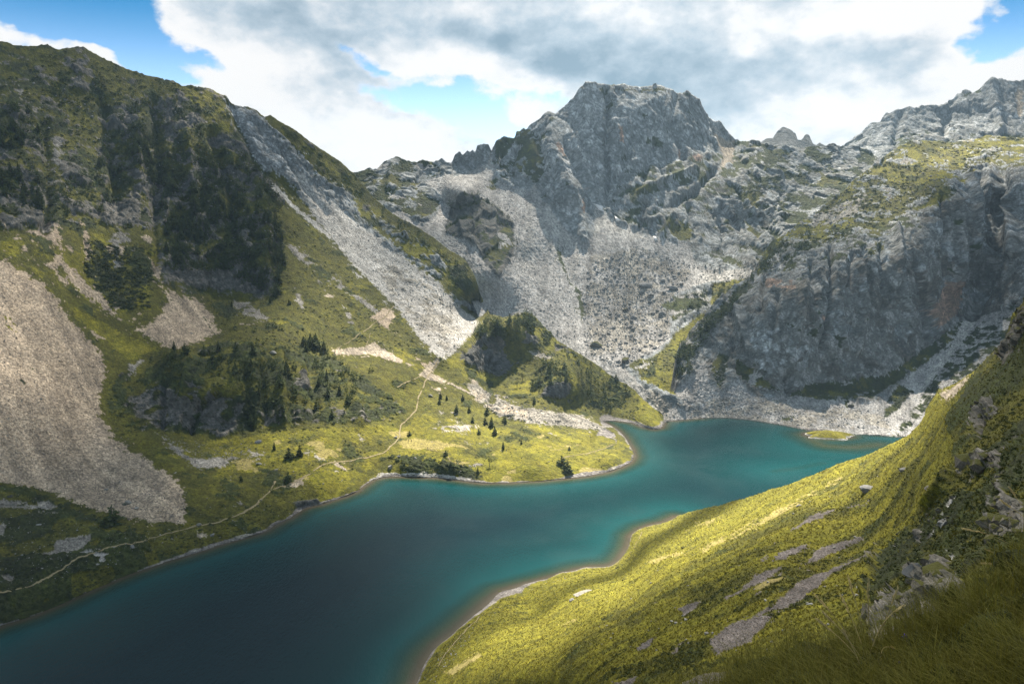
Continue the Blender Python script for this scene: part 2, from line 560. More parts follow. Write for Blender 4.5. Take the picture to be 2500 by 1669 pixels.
def plain_material(name, c, rough=0.85, vary=0.3, scale=1.0, trans=0.0):
    m, nt, out = new_mat(name)
    bs = nt.new('ShaderNodeBsdfPrincipled')
    bs.inputs['Roughness'].default_value = rough
    bs.inputs['Specular IOR Level'].default_value = 0.15
    pos = nt.new('ShaderNodeNewGeometry').outputs['Position']
    n = nt.noise(pos, 1.0 / scale, 3.0, 0.6)
    oi = nt.new('ShaderNodeObjectInfo')
    f = nt.math('MULTIPLY', nt.smooth(n, 0.25, 0.75, 1 - vary, 1 + vary, 'LINEAR'), nt.smooth(oi.outputs['Random'], 0, 1, 0.8, 1.2, 'LINEAR'))
    vm = nt.new('ShaderNodeVectorMath', operation='SCALE')
    vm.inputs[0].default_value = c
    nt.l.new(f, vm.inputs['Scale'])
    nt.l.new(vm.outputs[0], bs.inputs['Base Color'])
    if trans:
        tr = nt.new('ShaderNodeBsdfTranslucent')
        nt.l.new(vm.outputs[0], tr.inputs['Color'])
        mx = nt.new('ShaderNodeMixShader')
        mx.inputs[0].default_value = trans
        nt.l.new(bs.outputs[0], mx.inputs[1])
        nt.l.new(tr.outputs[0], mx.inputs[2])
        nt.l.new(mx.outputs[0], out.inputs[0])
    else:
        nt.l.new(bs.outputs[0], out.inputs[0])
    return m


M_FAR = ground_material('far_ground', 1.3)
M_MID = ground_material('ground', 0.75)
M_NEAR = ground_material('near_ground', 0.16)
M_BANK = ground_material('bank_ground', 0.03)

# ------------------------------------------------------------------ landforms
LAYERS = {}
DEBUG = False


def cover_classes(x, y, P, cover, default, lam, warp=1.0):
    n = len(x)
    q = s3(x, y)
    wx = 9 * fbm(q, 60, 2, seed=1) + 5 * fbm(q, 14, 2, seed=2)
    wy = 9 * fbm(q, 60, 2, seed=3) + 5 * fbm(q, 14, 2, seed=4)
    wx = wx + 2.2 * rng.normal(size=n)
    wy = wy + 2.2 * rng.normal(size=n)
    N = [fbm(P, lam, 5, 0.62, seed=11), fbm(P, lam * 0.8, 5, 0.62, seed=23), fbm(P, lam * 1.5, 4, 0.6, seed=37)]
    NF = fbm(P, lam * 0.22, 4, 0.65, seed=53)
    edge_w = 11.0
    cls = np.zeros(n, np.int32)

    def put(mask, name):
        if name in MIX:
            for c, th in MIX[name]:
                if th is None:
                    cls[mask] = CI[c]
                else:
                    cls[mask & (N[th[0]] > th[1])] = CI[c]
        else:
            cls[mask] = CI[name]
    put(np.ones(n, bool), default)
    for item in cover:
        name, poly = item[0], item[1]
        w = (item[2] if len(item) > 2 else 1.0) * warp
        part = item[3] if len(item) > 3 else None
        m = in_poly(x + wx * w, y + wy * w, poly)
        ring = list(poly) + [poly[0]]
        ids = np.nonzero(m)[0]
        if len(ids) and name not in ('m_forest', 'm_peak', 'm_band', 'm_plateau', 'm_cliff'):
            bd = line_dist(x[ids], y[ids], ring)
            m[ids[bd < (1.7 if name == 'scree_b' else 1.0) * edge_w * w * np.clip(0.45 + 1.3 * NF[ids], 0, 2)]] = False
        if part is not None:
            m &= N[0] + 0.6 * fbm(P, lam * 0.25, 2, seed=51) > part
        put(m, name)
    return cls, N


def blur2(a, k=1):
    for _ in range(k):
        b = a.copy()
        b[1:-1] = (a[:-2] + 2 * a[1:-1] + a[2:]) / 4
        a = b.copy()
        b[:, 1:-1] = (a[:, :-2] + 2 * a[:, 1:-1] + a[:, 2:]) / 4
        a = b
    return a


def grid_normals(P):
    du = np.gradient(P, axis=1)
    dv = np.gradient(P, axis=0)
    N = np.cross(du, dv)
    N /= np.linalg.norm(N, axis=2, keepdims=True) + 1e-9
    s = np.sign((N * (np.array([0, 0, CAM_Z + 300.0]) - P)).sum(2, keepdims=True))
    return N * np.where(s == 0, 1, s)


def build_layer(name, top, bot, x0, x1, step, rows, ctl, cover, default, mat, lam=30.0, jag=(0, 0), creases=(), rock=((90, .10), (40, .2), (17, .22), (7, .25)),
                stretch=0.6, grass=((14, .05), (4, .06), (1.6, .07)), scree=((25, .03), (5, .05), (2.2, .10)), beach=1.1, back=5, shore_fade=True, smooth=0, wet=False, backk=0.03, fall=(0.0, 1.0)):
    xs = np.arange(x0, x1 + step, step, dtype=float)
    top, bot = np.array(top, float), np.array(bot, float)
    vt = np.interp(xs, top[:, 0], top[:, 1])
    vb = np.interp(xs, bot[:, 0], bot[:, 1])
    if jag[0]:
        q = s3(xs, xs * 0 + 3.3)
        j = fbm(q, jag[1], 4, 0.6, seed=hash_name(name))
        j2 = ridged(q, jag[1] * 0.6, 3, 0.6, seed=hash_name(name) + 5)
        vt = vt - jag[0] * (j + 0.6 * j2)
    t = np.linspace(0, 1, rows)[:, None]
    X = np.repeat(xs[None], rows, 0)
    Yp = vt[None] + (vb - vt)[None] * t
    ev = rbf(ctl)
    D = ev(X.ravel(), Yp.ravel()).reshape(X.shape)
    if smooth:
        hx, hy = np.arange(x0 - 40, x1 + 44, 4.0), np.arange(Yp.min() - 40, Yp.max() + 44, 4.0)
        HX, HY = np.meshgrid(hx, hy)
        LD = gblur(np.log(ev(HX.ravel(), HY.ravel())).reshape(HX.shape), smooth)
        ix, iy = (X - hx[0]) / 4.0, (Yp - hy[0]) / 4.0
        jx, jy = np.floor(ix).astype(int), np.floor(iy).astype(int)
        fx_, fy_ = ix - jx, iy - jy
        Ds = np.exp((LD[jy, jx] * (1 - fx_) + LD[jy, jx + 1] * fx_) * (1 - fy_) + (LD[jy + 1, jx] * (1 - fx_) + LD[jy + 1, jx + 1] * fx_) * fy_)
        zz = project(X, Yp, D)[..., 2]
        k = np.clip((zz - 6) / 25, 0, 1)
        D = D * (1 - k) + Ds * k
    if wet:
        xr, yr = X.ravel(), Yp.ravel()
        zr = project(xr, yr, D.ravel())[:, 2]
        low = (yr > 985)
        inl = in_poly(xr, yr, LAKE_POLY)
        dpx = np.minimum(np.minimum(line_dist(xr, yr, SH_WEST), line_dist(xr, yr, SH_HILL)), line_dist(xr, yr, SH_RUBBLE + SH_EAST[1:]))
        zn = np.where(inl, np.minimum(zr, -0.25 - 0.05 * np.minimum(dpx, 40)), np.maximum(zr, 0.12 + 0.03 * np.minimum(dpx, 60)))
        D = np.where(low, y_at_z(xr, yr, zn), D.ravel()).reshape(X.shape)
    if wet or smooth:
        g_ = D[1:] - D[:-1]
        bad = (g_ > D[1:] * 0.004) & (Yp[1:] < 1600)
        if DEBUG and bad.any():
            print('OVER', name, bad.sum(), sorted(set(zip((X[1:][bad] // 40 * 40).astype(int), (Yp[1:][bad] // 40 * 40).astype(int)))))
    P = project(X, Yp, D)
    Nn = grid_normals(P)
    x, y, Pf = X.ravel(), Yp.ravel(), P.reshape(-1, 3)
    cls, N = cover_classes(x, y, Pf, cover, default, lam)
    z = Pf[:, 2]
    if beach:
        nb = fbm(Pf, 9, 3, seed=71)
        near = (y > 1000) & (z < beach * (0.75 + 0.8 * nb + 1.4 * fbm(Pf, 45, 2, seed=73))) & (cls != CI['rock_d'])
        cls[near] = CI['beach']
        cls[near & (nb > 0.35) & (z > 0.5)] = CI['rubble']
        cls[(y > 1000) & (z < -0.1)] = CI['bed']
    W = CW[cls].reshape(rows, len(xs), 3)
    W = np.stack([blur2(W[..., i], 2) for i in range(3)], 2).reshape(-1, 3)
    d = np.zeros(len(x))
    crack = np.zeros(len(x))
    Ps = Pf * np.array([1, 1, stretch])
    m = W[:, 0] > 0.02
    if m.any():
        r = np.zeros(m.sum())
        edge = np.ones(m.sum())
        for k, (lm, am) in enumerate(rock):
            if k == 0:
                r += lm * am * 0.6 * (ridged(Ps[m], lm, 2, seed=3) - 0.2) + lm * am * 0.55 * facet(Ps[m], lm * 0.8, seed=2)[0]
            else:
                wq = Ps[m] + 0.10 * lm * np.stack([fbm(Ps[m], lm * 0.6, 2, seed=90 + k + i) for i in range(3)], 1)
                f, e = facet(wq, lm, seed=k * 3 + 1, tilt=1.0, step=0.7)
                r += lm * am * f
                crack[m] = np.maximum(crack[m], np.clip(1 - e / (0.05 + 0.03 * k), 0, 1) * (0.55 + 0.1 * k))
        d[m] += W[m, 0] * r
    m = W[:, 2] > 0.02
    if m.any():
        g = 0
        for k, (lm, am) in enumerate(grass):
            g = g + lm * am * fbm(Pf[m], lm, 2, seed=5 + k)
        bush = np.isin(cls[m], [CI['shrub'], CI['grass_d']]) * grass[-1][0]
        g = g + bush * (0.35 + 0.6 * pnoise(Pf[m] / grass[-1][0], 61))
        d[m] += W[m, 2] * g
    m = W[:, 1] > 0.02
    if m.any():
        g = 0
        for k, (lm, am) in enumerate(scree):
            g = g + lm * am * (fbm(Pf[m], lm, 2, seed=15 + k) if k < len(scree) - 1 else facet(Pf[m], lm, seed=33)[0] * 2)
        d[m] += W[m, 1] * g
    for (pts, wd, dep) in creases:
        d -= dep * np.exp(-(line_dist(x + 6 * fbm(s3(x, y), 30, 2, seed=8), y, pts) / wd) ** 2)
    if shore_fade:
        d *= np.clip(np.abs(z) / 6.0, 0.04, 1) * np.where(y > 980, 1, 1) if False else np.where((y > 980) & (z < 6), np.clip(z / 6.0, 0.05, 1), 1)
    fade = np.ones((rows, len(xs)))
    P2 = P + Nn * (d.reshape(rows, len(xs)) * fade)[..., None]
    # colours
    n1 = fbm(Pf, lam * 0.5, 4, 0.6, seed=44)
    n2 = pnoise(Pf / (lam * 0.035), 47)
    mixf = np.clip(0.5 + 0.9 * n1 + 0.35 * n2, 0, 1)[:, None]
    C = CA[cls] * mixf + CB[cls] * (1 - mixf)
    # darker along the joints of the rock, with stains drawn out upright
    stain = np.clip(fbm(Pf * np.array([1, 1, 0.12]), lam * 0.16, 3, 0.6, seed=83) - 0.12, 0, 1) * 1.6
    line = np.clip(ridged(Pf * np.array([1, 1, stretch]), lam * 0.35, 4, 0.55, seed=85) - 0.42, 0, 1) * 3.0
    dk = np.clip(W[:, 0] * np.maximum(np.maximum(crack, np.clip(stain, 0, .6)), np.clip(line, 0, .8)), 0, 0.62)[:, None]
    C = C * (1 - dk) + np.array([.030, .033, .026]) * dk
    # streaks of finer and coarser stones down the scree, tussocks in the grass
    st = fbm(Pf, lam * 0.9, 4, 0.65, seed=87)
    fl = np.array(fall) / np.hypot(*fall)
    along, across = Pf[:, 0] * fl[0] + Pf[:, 1] * fl[1], Pf[:, 0] * fl[1] - Pf[:, 1] * fl[0]
    sk = fbm(np.stack([across, along * 0.10, Pf[:, 2] * 0.1], 1), lam * 0.30, 4, 0.6, seed=95)
    C *= 1 + (W[:, 1:2] * (0.25 * st + 0.62 * sk)[:, None]).clip(-.5, .6)
    C *= 1 + (W[:, 2:3] * (0.45 * sk)[:, None]).clip(-.5, .5)
    tus = fbm(Pf, lam * 0.13, 3, 0.7, seed=89)
    C *= 1 + np.clip(W[:, 2:3] * (0.55 * tus[:, None] + 0.3 * st[:, None]), -.6, .6)
    C *= (1 + (0.16 + 0.1 * W[:, 1:2]) * rng.normal(size=(len(x), 1))).clip(0.5, 1.6)
    # back of the ridge
    if back:
        bk, bc = [], []
        top_row = P2[0]
        for k in range(back, 0, -1):
            s = backk * k * k
            o = top_row.copy()
            dist = o[:, 1:2] * s
            o[:, 1:2] += dist
            o[:, 0:1] += dist * (o[:, 0:1] / np.maximum(top_row[:, 1:2], 1))
            o[:, 2:3] -= dist * 1.0
            bk.append(o)
        Pall = np.concatenate([np.stack(bk), P2], 0)
        Call = np.concatenate([np.repeat(C.reshape(rows, len(xs), 3)[:1], back, 0), C.reshape(rows, len(xs), 3)], 0)
        Wall = np.concatenate([np.repeat(W.reshape(rows, len(xs), 3)[:1], back, 0), W.reshape(rows, len(xs), 3)], 0)
    else:
        Pall, Call, Wall = P2, C.reshape(rows, len(xs), 3), W.reshape(rows, len(xs), 3)
    R, Cn = Pall.shape[:2]
    idx = np.arange(R * Cn).reshape(R, Cn)
    F = np.stack([idx[:-1, :-1], idx[1:, :-1], idx[1:, 1:], idx[:-1, 1:]], -1).reshape(-1, 4)
    me = mesh_np(name, Pall.reshape(-1, 3), F, mat, True, {'cover': Call.reshape(-1, 3), 'kinds': Wall.reshape(-1, 3)})
    o = link(name, me)
    tag(o, kind='structure')
    LAYERS[name] = dict(obj=o, x=x, y=y, P=P2.reshape(-1, 3), N=Nn.reshape(-1, 3), cls=cls)
    return o


def hash_name(s):
    return sum(ord(c) for c in s) % 40


def ctl_z(items):
    return [(x, y, float(y_at_z(x, y, z))) for (x, y, z) in items]


def offset_down(items, dy, z):
    return [(x, y + dy, float(y_at_z(x, y + dy, z))) for (x, y) in items]

# ---- shorelines, as seen
SH_WEST = [(-160, 1598), (-80, 1562), (0, 1528), (89, 1500), (179, 1461), (250, 1429), (321, 1400), (393, 1375), (464, 1354), (518, 1336), (589, 1315), (643, 1299), (671, 1282), (714, 1261),
           (743, 1241), (786, 1230), (829, 1216), (871, 1200), (886, 1187), (911, 1171), (939, 1164), (986, 1163), (1064, 1166), (1118, 1172), (1179, 1179), (1243, 1178), (1300, 1175),
           (1379, 1168), (1432, 1162), (1479, 1153), (1514, 1141), (1539, 1129), (1548, 1114), (1543, 1096), (1529, 1071), (1514, 1054), (1490, 1037), (1471, 1028)]
SH_HILL = [(1504, 1027), (1543, 1032), (1571, 1043), (1596, 1048), (1614, 1045), (1621, 1033)]
SH_RUBBLE = [(1639, 1027), (1675, 1024), (1711, 1021)]
SH_EAST = [(1711, 1021), (1771, 1020), (1829, 1025), (1900, 1036), (1971, 1050), (2080, 1060), (2190, 1066), (2350, 1072)]
SH_NEAR = [(960, 1740), (1018, 1666), (1043, 1609), (1068, 1577), (1100, 1552), (1136, 1520), (1171, 1491), (1200, 1466), (1221, 1445), (1282, 1425), (1343, 1409), (1400, 1393), (1450, 1384),
           (1486, 1382), (1507, 1371), (1526, 1350), (1535, 1332), (1541, 1307), (1561, 1291), (1589, 1282), (1621, 1275), (1650, 1261)]

LAKE_POLY = SH_WEST + SH_HILL + SH_RUBBLE + SH_EAST[1:] + [(2350, 1400)] + SH_NEAR[::-1] + [(-160, 1760)]

# ---- 1. left mountain with the wooded knoll, the grassy spit and the small wooded hill
top_land = [(-260, 60), (-120, 85), (0, 102), (14, 102), (32, 111), (64, 113), (89, 113), (111, 109), (123, 114), (143, 121), (168, 118), (193, 114), (204, 116), (229, 130), (257, 145), (286, 159), (321, 173),
            (357, 185), (386, 189), (402, 196), (423, 196), (443, 211), (464, 210), (482, 214), (514, 216), (536, 230), (554, 237), (582, 259), (607, 262), (621, 266), (646, 286), (659, 281), (689, 300),
            (721, 318), (750, 341), (779, 361), (807, 380), (832, 396), (864, 425), (911, 482), (957, 522), (1011, 551), (1057, 579), (1093, 608), (1136, 634), (1160, 675), (1172, 715), (1185, 748), (1198, 768), (1207, 770),
            (1229, 775), (1250, 771), (1271, 764), (1286, 762), (1307, 773), (1325, 796), (1343, 811), (1361, 832), (1386, 846), (1414, 864), (1450, 886), (1486, 914), (1504, 925), (1529, 939), (1550, 954),
            (1571, 975), (1596, 996), (1618, 1014), (1624, 1030), (1640, 1040), (1660, 1046)]
bot_land = [(x, y + 40) for x, y in SH_WEST if x < 1440] + [(1550, 1160), (1660, 1100)]
bot_land = [(-260, 1690)] + bot_land
ctl_land = ctl_z([(x, y, 0) for x, y in SH_WEST[::1]] + [(x, y, 0) for x, y in SH_HILL])
ctl_land += offset_down([p for p in SH_WEST if p[0] < 1500][::2], 26, -4.0)
ctl_land += ctl_z([(1570, 1112, -3), (1566, 1085, -3), (1550, 1060, -2.5), (1560, 1140, -4), (1600, 1075, -4), (1650, 1050, -3), (1640, 1090, -5), (1526, 1050, -1.5), (1540, 1064, -2.2), (1553, 1086, -2.6), (1510, 1041, -1.0), (1493, 1033, -.4), (1545, 1050, -2.5), (1560, 1054, -3), (1585, 1060, -3.5), (1606, 1062, -3.5), (1630, 1052, -3)])
ctl_land += [
    (-200, 1180, 365), (-200, 800, 470), (-200, 400, 625), (-200, 80, 790), (0, 1180, 378), (0, 1050, 410), (0, 900, 452), (0, 700, 523), (0, 500, 603), (0, 300, 693), (0, 102, 820), (120, 1200, 382), (120, 1000, 440), (120, 800, 510), (120, 600, 590),
    (120, 400, 690), (120, 250, 770), (150, 118, 845), (250, 1180, 400), (250, 1080, 440), (250, 960, 488), (250, 800, 560), (250, 650, 630), (250, 520, 685), (250, 350, 765), (257, 145, 870),
    (400, 1200, 379), (400, 1120, 420), (420, 1050, 468), (330, 1060, 458), (480, 1062, 470), (480, 950, 490), (450, 862, 528), (560, 1055, 474), (580, 960, 492), (600, 840, 545), (500, 822, 592), (550, 780, 640), (500, 710, 690), (500, 650, 706), (500, 550, 755),
    (500, 400, 815), (500, 215, 905), (380, 600, 680), (380, 450, 760), (380, 190, 890), (370, 750, 600), (370, 860, 545), (620, 730, 690), (640, 650, 720), (620, 500, 790), (620, 270, 920),
    (700, 303, 930), (800, 375, 940), (864, 425, 940), (864, 500, 905), (911, 490, 915), (957, 528, 885), (1011, 553, 862), (1093, 610, 822), (1136, 636, 802), (1172, 717, 770), (1190, 765, 752),
    (700, 600, 780), (850, 720, 720), (1000, 800, 680), (1060, 900, 620), (1110, 740, 760), (1140, 800, 715), (950, 640, 800), (780, 500, 872), (700, 480, 852), (650, 430, 852), (860, 560, 860), (740, 400, 905),
    (800, 850, 622), (1000, 910, 588), (1070, 872, 632), (950, 1000, 532), (700, 832, 588), (700, 950, 512), (700, 1040, 482), (850, 960, 535), (850, 1050, 487), 
    (1150, 930, 600), (1120, 900, 622), (1100, 970, 572), (1200, 775, 690), (1280, 766, 692), (1240, 850, 648), (1190, 915, 618), (1300, 905, 632), (1320, 800, 680), (1400, 950, 604), (1400, 862, 652), (1450, 892, 657), (1504, 928, 642), (1571, 977, 608), (1530, 985, 614), (1490, 1000, 611), (1400, 1010, 585),
    (1350, 1012, 552), (1450, 1000, 610), (1200, 1020, 545), (1355, 935, 590), (1360, 970, 584),
]
ctl_land += ctl_z([(1478, 1046, 1.2), (1493, 1058, 1.5), (1508, 1078, 1.8), (1520, 1097, 2.0), (1522, 1117, 2.0), (600, 1150, 14), (760, 1150, 12), (560, 1230, 10), (300, 1330, 9), (120, 1400, 9), (200, 1280, 15), (0, 1430, 10), (-150, 1450, 12), (450, 1290, 7), (1000, 1080, 10), (1200, 1085, 9), (1380, 1095, 7), (1300, 1140, 6), (1100, 1135, 7), (1480, 1105, 4.5), (1440, 1060, 6), (1000, 1135, 6), (840, 1140, 8), (1470, 1135, 3)])
G = [
    # big zones
    ('m_forest', [(-300, 0), (560, 200), (640, 300), (690, 470), (700, 560), (665, 640), (672, 730), (590, 720), (480, 712), (400, 690), (390, 560), (250, 550), (110, 560), (-300, 560)], 2.6),
    ('m_ridge', [(-300, 60), (100, 100), (220, 110), (330, 170), (440, 205), (440, 260), (300, 240), (180, 200), (60, 160), (-300, 140)]),
    ('m_ridge', [(140, 230), (200, 215), (260, 310), (240, 390), (170, 330)], 1, -.05), ('m_ridge', [(170, 330), (240, 340), (250, 420), (190, 380)], 1, -.05),
    ('m_ridge', [(380, 260), (400, 250), (410, 330), (385, 350)]),
    ('grass_y', [(440, 208), (514, 216), (545, 255), (568, 300), (565, 335), (520, 300), (480, 262), (450, 240)], 1, -.12),
    ('rock_w', [(380, 250), (420, 235), (430, 300), (410, 310)], 1),
    ('m_scree', [(0, 215), (40, 240), (110, 310), (130, 380), (112, 470), (100, 560), (130, 560), (140, 470), (165, 350), (120, 290), (60, 220), (0, 195)], .8, .0),
    ('rock_w', [(30, 500), (118, 515), (112, 560), (55, 550)]), ('rock_w', [(240, 470), (350, 480), (345, 555), (300, 558), (245, 540)]),
    # rocky right shoulder
    ('rock_g', [(532, 228), (600, 258), (646, 282), (700, 330), (790, 430), (864, 470), (940, 540), (1010, 580), (1090, 640), (1120, 700), (1060, 680), (1000, 640), (900, 600), (840, 540), (780, 510), (735, 480), (690, 440), (640, 420), (610, 370), (590, 320)]),
    ('rock_l', [(545, 240), (590, 262), (640, 330), (700, 400), (740, 450), (720, 445), (660, 400), (610, 340), (580, 290)], 1.2),
    ('m_ridge', [(640, 290), (660, 283), (721, 320), (790, 370), (850, 420), (900, 480), (870, 490), (800, 420), (720, 360), (660, 315)]),
    ('grass_y', [(690, 310), (750, 352), (800, 388), (850, 432), (890, 490), (850, 460), (790, 405), (720, 350)], 1, .02),
    ('m_hill', [(850, 470), (911, 500), (1000, 560), (1093, 615), (1140, 645), (1172, 720), (1160, 760), (1110, 720), (1060, 665), (1000, 630), (930, 580), (880, 540)], 1),
    ('rock_g', [(900, 510), (960, 545), (1060, 610), (1100, 650), (1090, 670), (1030, 630), (960, 590), (910, 550)], 1, -.05),
    ('m_dark', [(1080, 640), (1136, 640), (1165, 700), (1150, 740), (1100, 690)], 1),
    # green slope and its streaks
    ('m_olive', [(655, 450), (700, 500), (760, 560), (850, 645), (940, 735), (1010, 800), (1070, 870), (1075, 950), (1000, 940), (900, 900), (760, 850), (690, 810), (600, 790), (560, 740), (672, 730), (680, 640), (700, 560)]),
    ('m_scree', [(690, 590), (720, 598), (850, 700), (930, 755), (965, 785), (930, 780), (880, 740), (800, 690), (720, 630)], .7), ('m_scree', [(832, 742), (852, 748), (872, 800), (850, 792)], .6),
    ('m_scree', [(755, 660), (775, 672), (800, 705), (785, 705)], .6), ('m_scree', [(720, 690), (745, 730), (740, 760), (720, 735)], .6),
    ('scree_l', [(650, 438), (680, 452), (720, 497), (800, 560), (830, 600), (790, 575), (730, 525), (690, 490), (662, 465)], .6),
    ('grass_o', [(705, 470), (735, 490), (770, 530), (740, 515)], .6),
    ('scree_l', [(715, 398), (745, 425), (790, 478), (830, 500), (875, 540), (930, 580), (980, 620), (1030, 650), (1080, 690), (1115, 735), (1165, 775), (1178, 790), (1150, 830), (1110, 870), (1080, 885), (1050, 862), (1000, 800), (960, 750), (900, 690), (850, 640), (800, 580), (760, 530), (735, 480), (718, 430)]),
    ('rubble', [(900, 620), (980, 640), (1060, 700), (1110, 760), (1130, 830), (1080, 870), (1010, 800), (950, 720)], 1, .02),
    ('m_olive', [(820, 620), (860, 660), (930, 735), (1000, 800), (1060, 860), (1040, 850), (960, 780), (880, 700), (820, 640)], 1, .05),
    ('rock_g', [(700, 448), (730, 462), (779, 498), (776, 520), (736, 494)], .7),
    ('rock_g', [(1100, 725), (1140, 735), (1170, 750), (1168, 765), (1130, 750), (1105, 742)], .5), ('grass_o', [(1110, 745), (1170, 765), (1190, 780), (1150, 770)], .5),
    ('scree_b', [(895, 775), (945, 745), (965, 755), (965, 775), (950, 800), (990, 830), (960, 818), (920, 792)], .6),
    ('scree_t', [(800, 852), (890, 842), (912, 832), (960, 860), (1005, 890), (1012, 897), (960, 886), (900, 866), (820, 872)], .6), ('scree_t', [(960, 850), (1012, 892), (988, 872)], .6),
    ('scree_b', [(1000, 860), (1040, 880), (1075, 880), (1062, 905), (1040, 905)], .7),
    ('grass_y', [(935, 840), (990, 850), (1020, 880), (1000, 880)], .8),
    ('scree_t', [(1020, 915), (1068, 868), (1080, 876), (1060, 908), (1100, 930), (1140, 950), (1180, 975), (1140, 962), (1090, 938), (1050, 932)], .6),
    # middle fans
    ('m_fan', [(-300, 545), (110, 560), (250, 555), (390, 560), (400, 690), (372, 680), (370, 720), (350, 800), (300, 860), (250, 850), (120, 720), (0, 620), (-300, 560)]),
    ('scree_b', [(0, 536), (20, 548), (71, 610), (100, 650), (70, 632), (0, 550)], .7),
    ('scree_b', [(125, 539), (143, 536), (157, 589), (160, 636), (200, 671), (257, 721), (282, 757), (318, 806), (250, 757), (200, 729), (157, 679), (143, 625)], .8),
    ('scree_b', [(189, 539), (206, 539), (229, 593), (232, 632), (204, 643), (200, 571)], .7), ('scree_b', [(50, 550), (75, 570), (90, 595), (75, 590)], .7),
    ('m_scree', [(279, 564), (325, 564), (321, 593), (293, 596), (298, 654), (275, 659), (279, 607), (262, 586)], .7),
    ('m_scree', [(310, 606), (335, 612), (335, 618), (312, 614)], .6), ('m_scree', [(350, 630), (366, 640), (364, 646), (352, 640)], .6),
    ('shrub', [(232, 582), (264, 600), (282, 640), (300, 655), (371, 671), (357, 714), (350, 746), (286, 757), (261, 721), (207, 671), (207, 611)], 1, -.12),
    ('grass_d', [(300, 600), (345, 600), (385, 660), (370, 690), (300, 660)], 1, -.1), ('shrub', [(90, 600), (112, 605), (108, 622), (92, 618)], .6),
    ('scree_b', [(375, 679), (411, 700), (500, 732), (529, 779), (571, 850), (446, 868), (386, 843), (314, 806), (389, 764)], .9),
    ('m_olive', [(375, 690), (405, 705), (420, 740), (390, 760), (370, 730)], 1), ('grass_d', [(485, 765), (500, 775), (540, 830), (530, 830)], .5),
    ('m_scree', [(568, 729), (610, 735), (675, 788), (640, 782), (590, 772), (560, 745)], .8), ('m_heath', [(505, 735), (560, 730), (590, 760), (560, 790), (520, 760)], 1),
    ('grass_y', [(139, 721), (175, 745), (210, 760), (300, 810), (395, 853), (343, 878), (311, 878), (257, 836), (207, 796), (171, 757)], .8),
    ('rock_w', [(400, 660), (500, 650), (664, 654), (668, 728), (571, 714), (482, 710), (421, 690)]), ('rock_d', [(560, 660), (664, 654), (668, 728), (600, 716)], 1, .05),
    # knoll plateau and knoll
    ('m_olive', [(300, 880), (400, 860), (560, 800), (690, 790), (800, 860), (780, 880), (500, 880), (360, 940), (270, 960)]),
    ('m_knoll', [(255, 960), (300, 900), (400, 860), (560, 830), (700, 830), (780, 850), (900, 920), (965, 960), (1005, 1010), (960, 1030), (860, 1035), (700, 1045), (560, 1065), (470, 1065), (330, 1050), (255, 1010)]),
    ('rock_w', [(318, 965), (390, 935), (470, 930), (520, 958), (600, 980), (585, 1060), (540, 1078), (500, 1055), (420, 1045), (330, 1045)], 1.1, -.22),
    ('rock_w', [(630, 1000), (700, 990), (690, 1037), (640, 1037)], 1), ('rock_w', [(800, 985), (850, 1000), (950, 1020), (930, 1035), (820, 1032)], 1, -.02), ('rock_w', [(700, 985), (790, 1000), (780, 1030), (720, 1030)], 1, .05),
    ('m_scree', [(310, 885), (370, 870), (340, 900), (310, 930)], 1),
    ('m_yellow', [(480, 1075), (600, 1060), (760, 1040), (900, 1035), (1000, 1040), (900, 1110), (760, 1130), (600, 1160), (480, 1200), (520, 1120)]),
    ('m_yellow', [(560, 1130), (760, 1100), (880, 1150), (830, 1215), (700, 1265), (540, 1320), (470, 1320), (480, 1200)]),
    ('m_olive', [(460, 1180), (600, 1140), (780, 1170), (780, 1240), (600, 1330), (440, 1370), (380, 1330), (470, 1260)]),
    ('grass_y', [(740, 1150), (830, 1145), (868, 1180), (830, 1210), (770, 1215), (760, 1180)], .8, -.3),
    ('m_scree', [(382, 1050), (411, 1071), (471, 1111), (586, 1111), (643, 1118), (586, 1123), (550, 1141), (500, 1159), (464, 1134), (421, 1111)], 1),
    ('m_olive', [(440, 1070), (500, 1080), (500, 1112), (460, 1105)], 1),
    ('m_scree', [(530, 1166), (564, 1168), (573, 1211), (606, 1234), (571, 1231), (536, 1193)], .7), ('rubble', [(598, 1092), (654, 1111), (621, 1123)], .8), ('rubble', [(736, 1098), (802, 1121), (779, 1127)], .8),
    ('rubble', [(607, 1128), (650, 1120), (640, 1145), (610, 1145)], .8, .0),
    ('scree_t', [(807, 1129), (825, 1127), (877, 1157), (873, 1170), (829, 1145)], .6), ('scree_t', [(689, 1182), (743, 1162), (745, 1186), (718, 1195)], .7), ('rubble', [(871, 1055), (905, 1075), (920, 1092), (880, 1080)], .8),
    ('rock_d', [(712, 1225), (779, 1216), (784, 1232), (722, 1242)], .5),
    # spit
    ('m_yellow', [(840, 1090), (960, 1040), (1060, 990), (1180, 985), (1300, 1030), (1400, 1050), (1480, 1040), (1560, 1100), (1530, 1180), (1200, 1200), (920, 1190), (840, 1160)]),
    ('grass_y', [(1250, 1060), (1480, 1060), (1540, 1100), (1500, 1140), (1300, 1150), (1220, 1110)], 1, -.18),
    ('m_olive', [(1030, 1010), (1120, 960), (1250, 1010), (1330, 1050), (1200, 1050), (1080, 1040)]),
    ('rubble', [(1050, 1043), (1110, 1030), (1160, 1036), (1150, 1058), (1060, 1058)], 1, -.1), ('rubble', [(1070, 1000), (1130, 1000), (1120, 1025), (1075, 1020)], 1, .0), ('rubble', [(1120, 1070), (1200, 1075), (1230, 1100), (1180, 1090)], 1, .05),
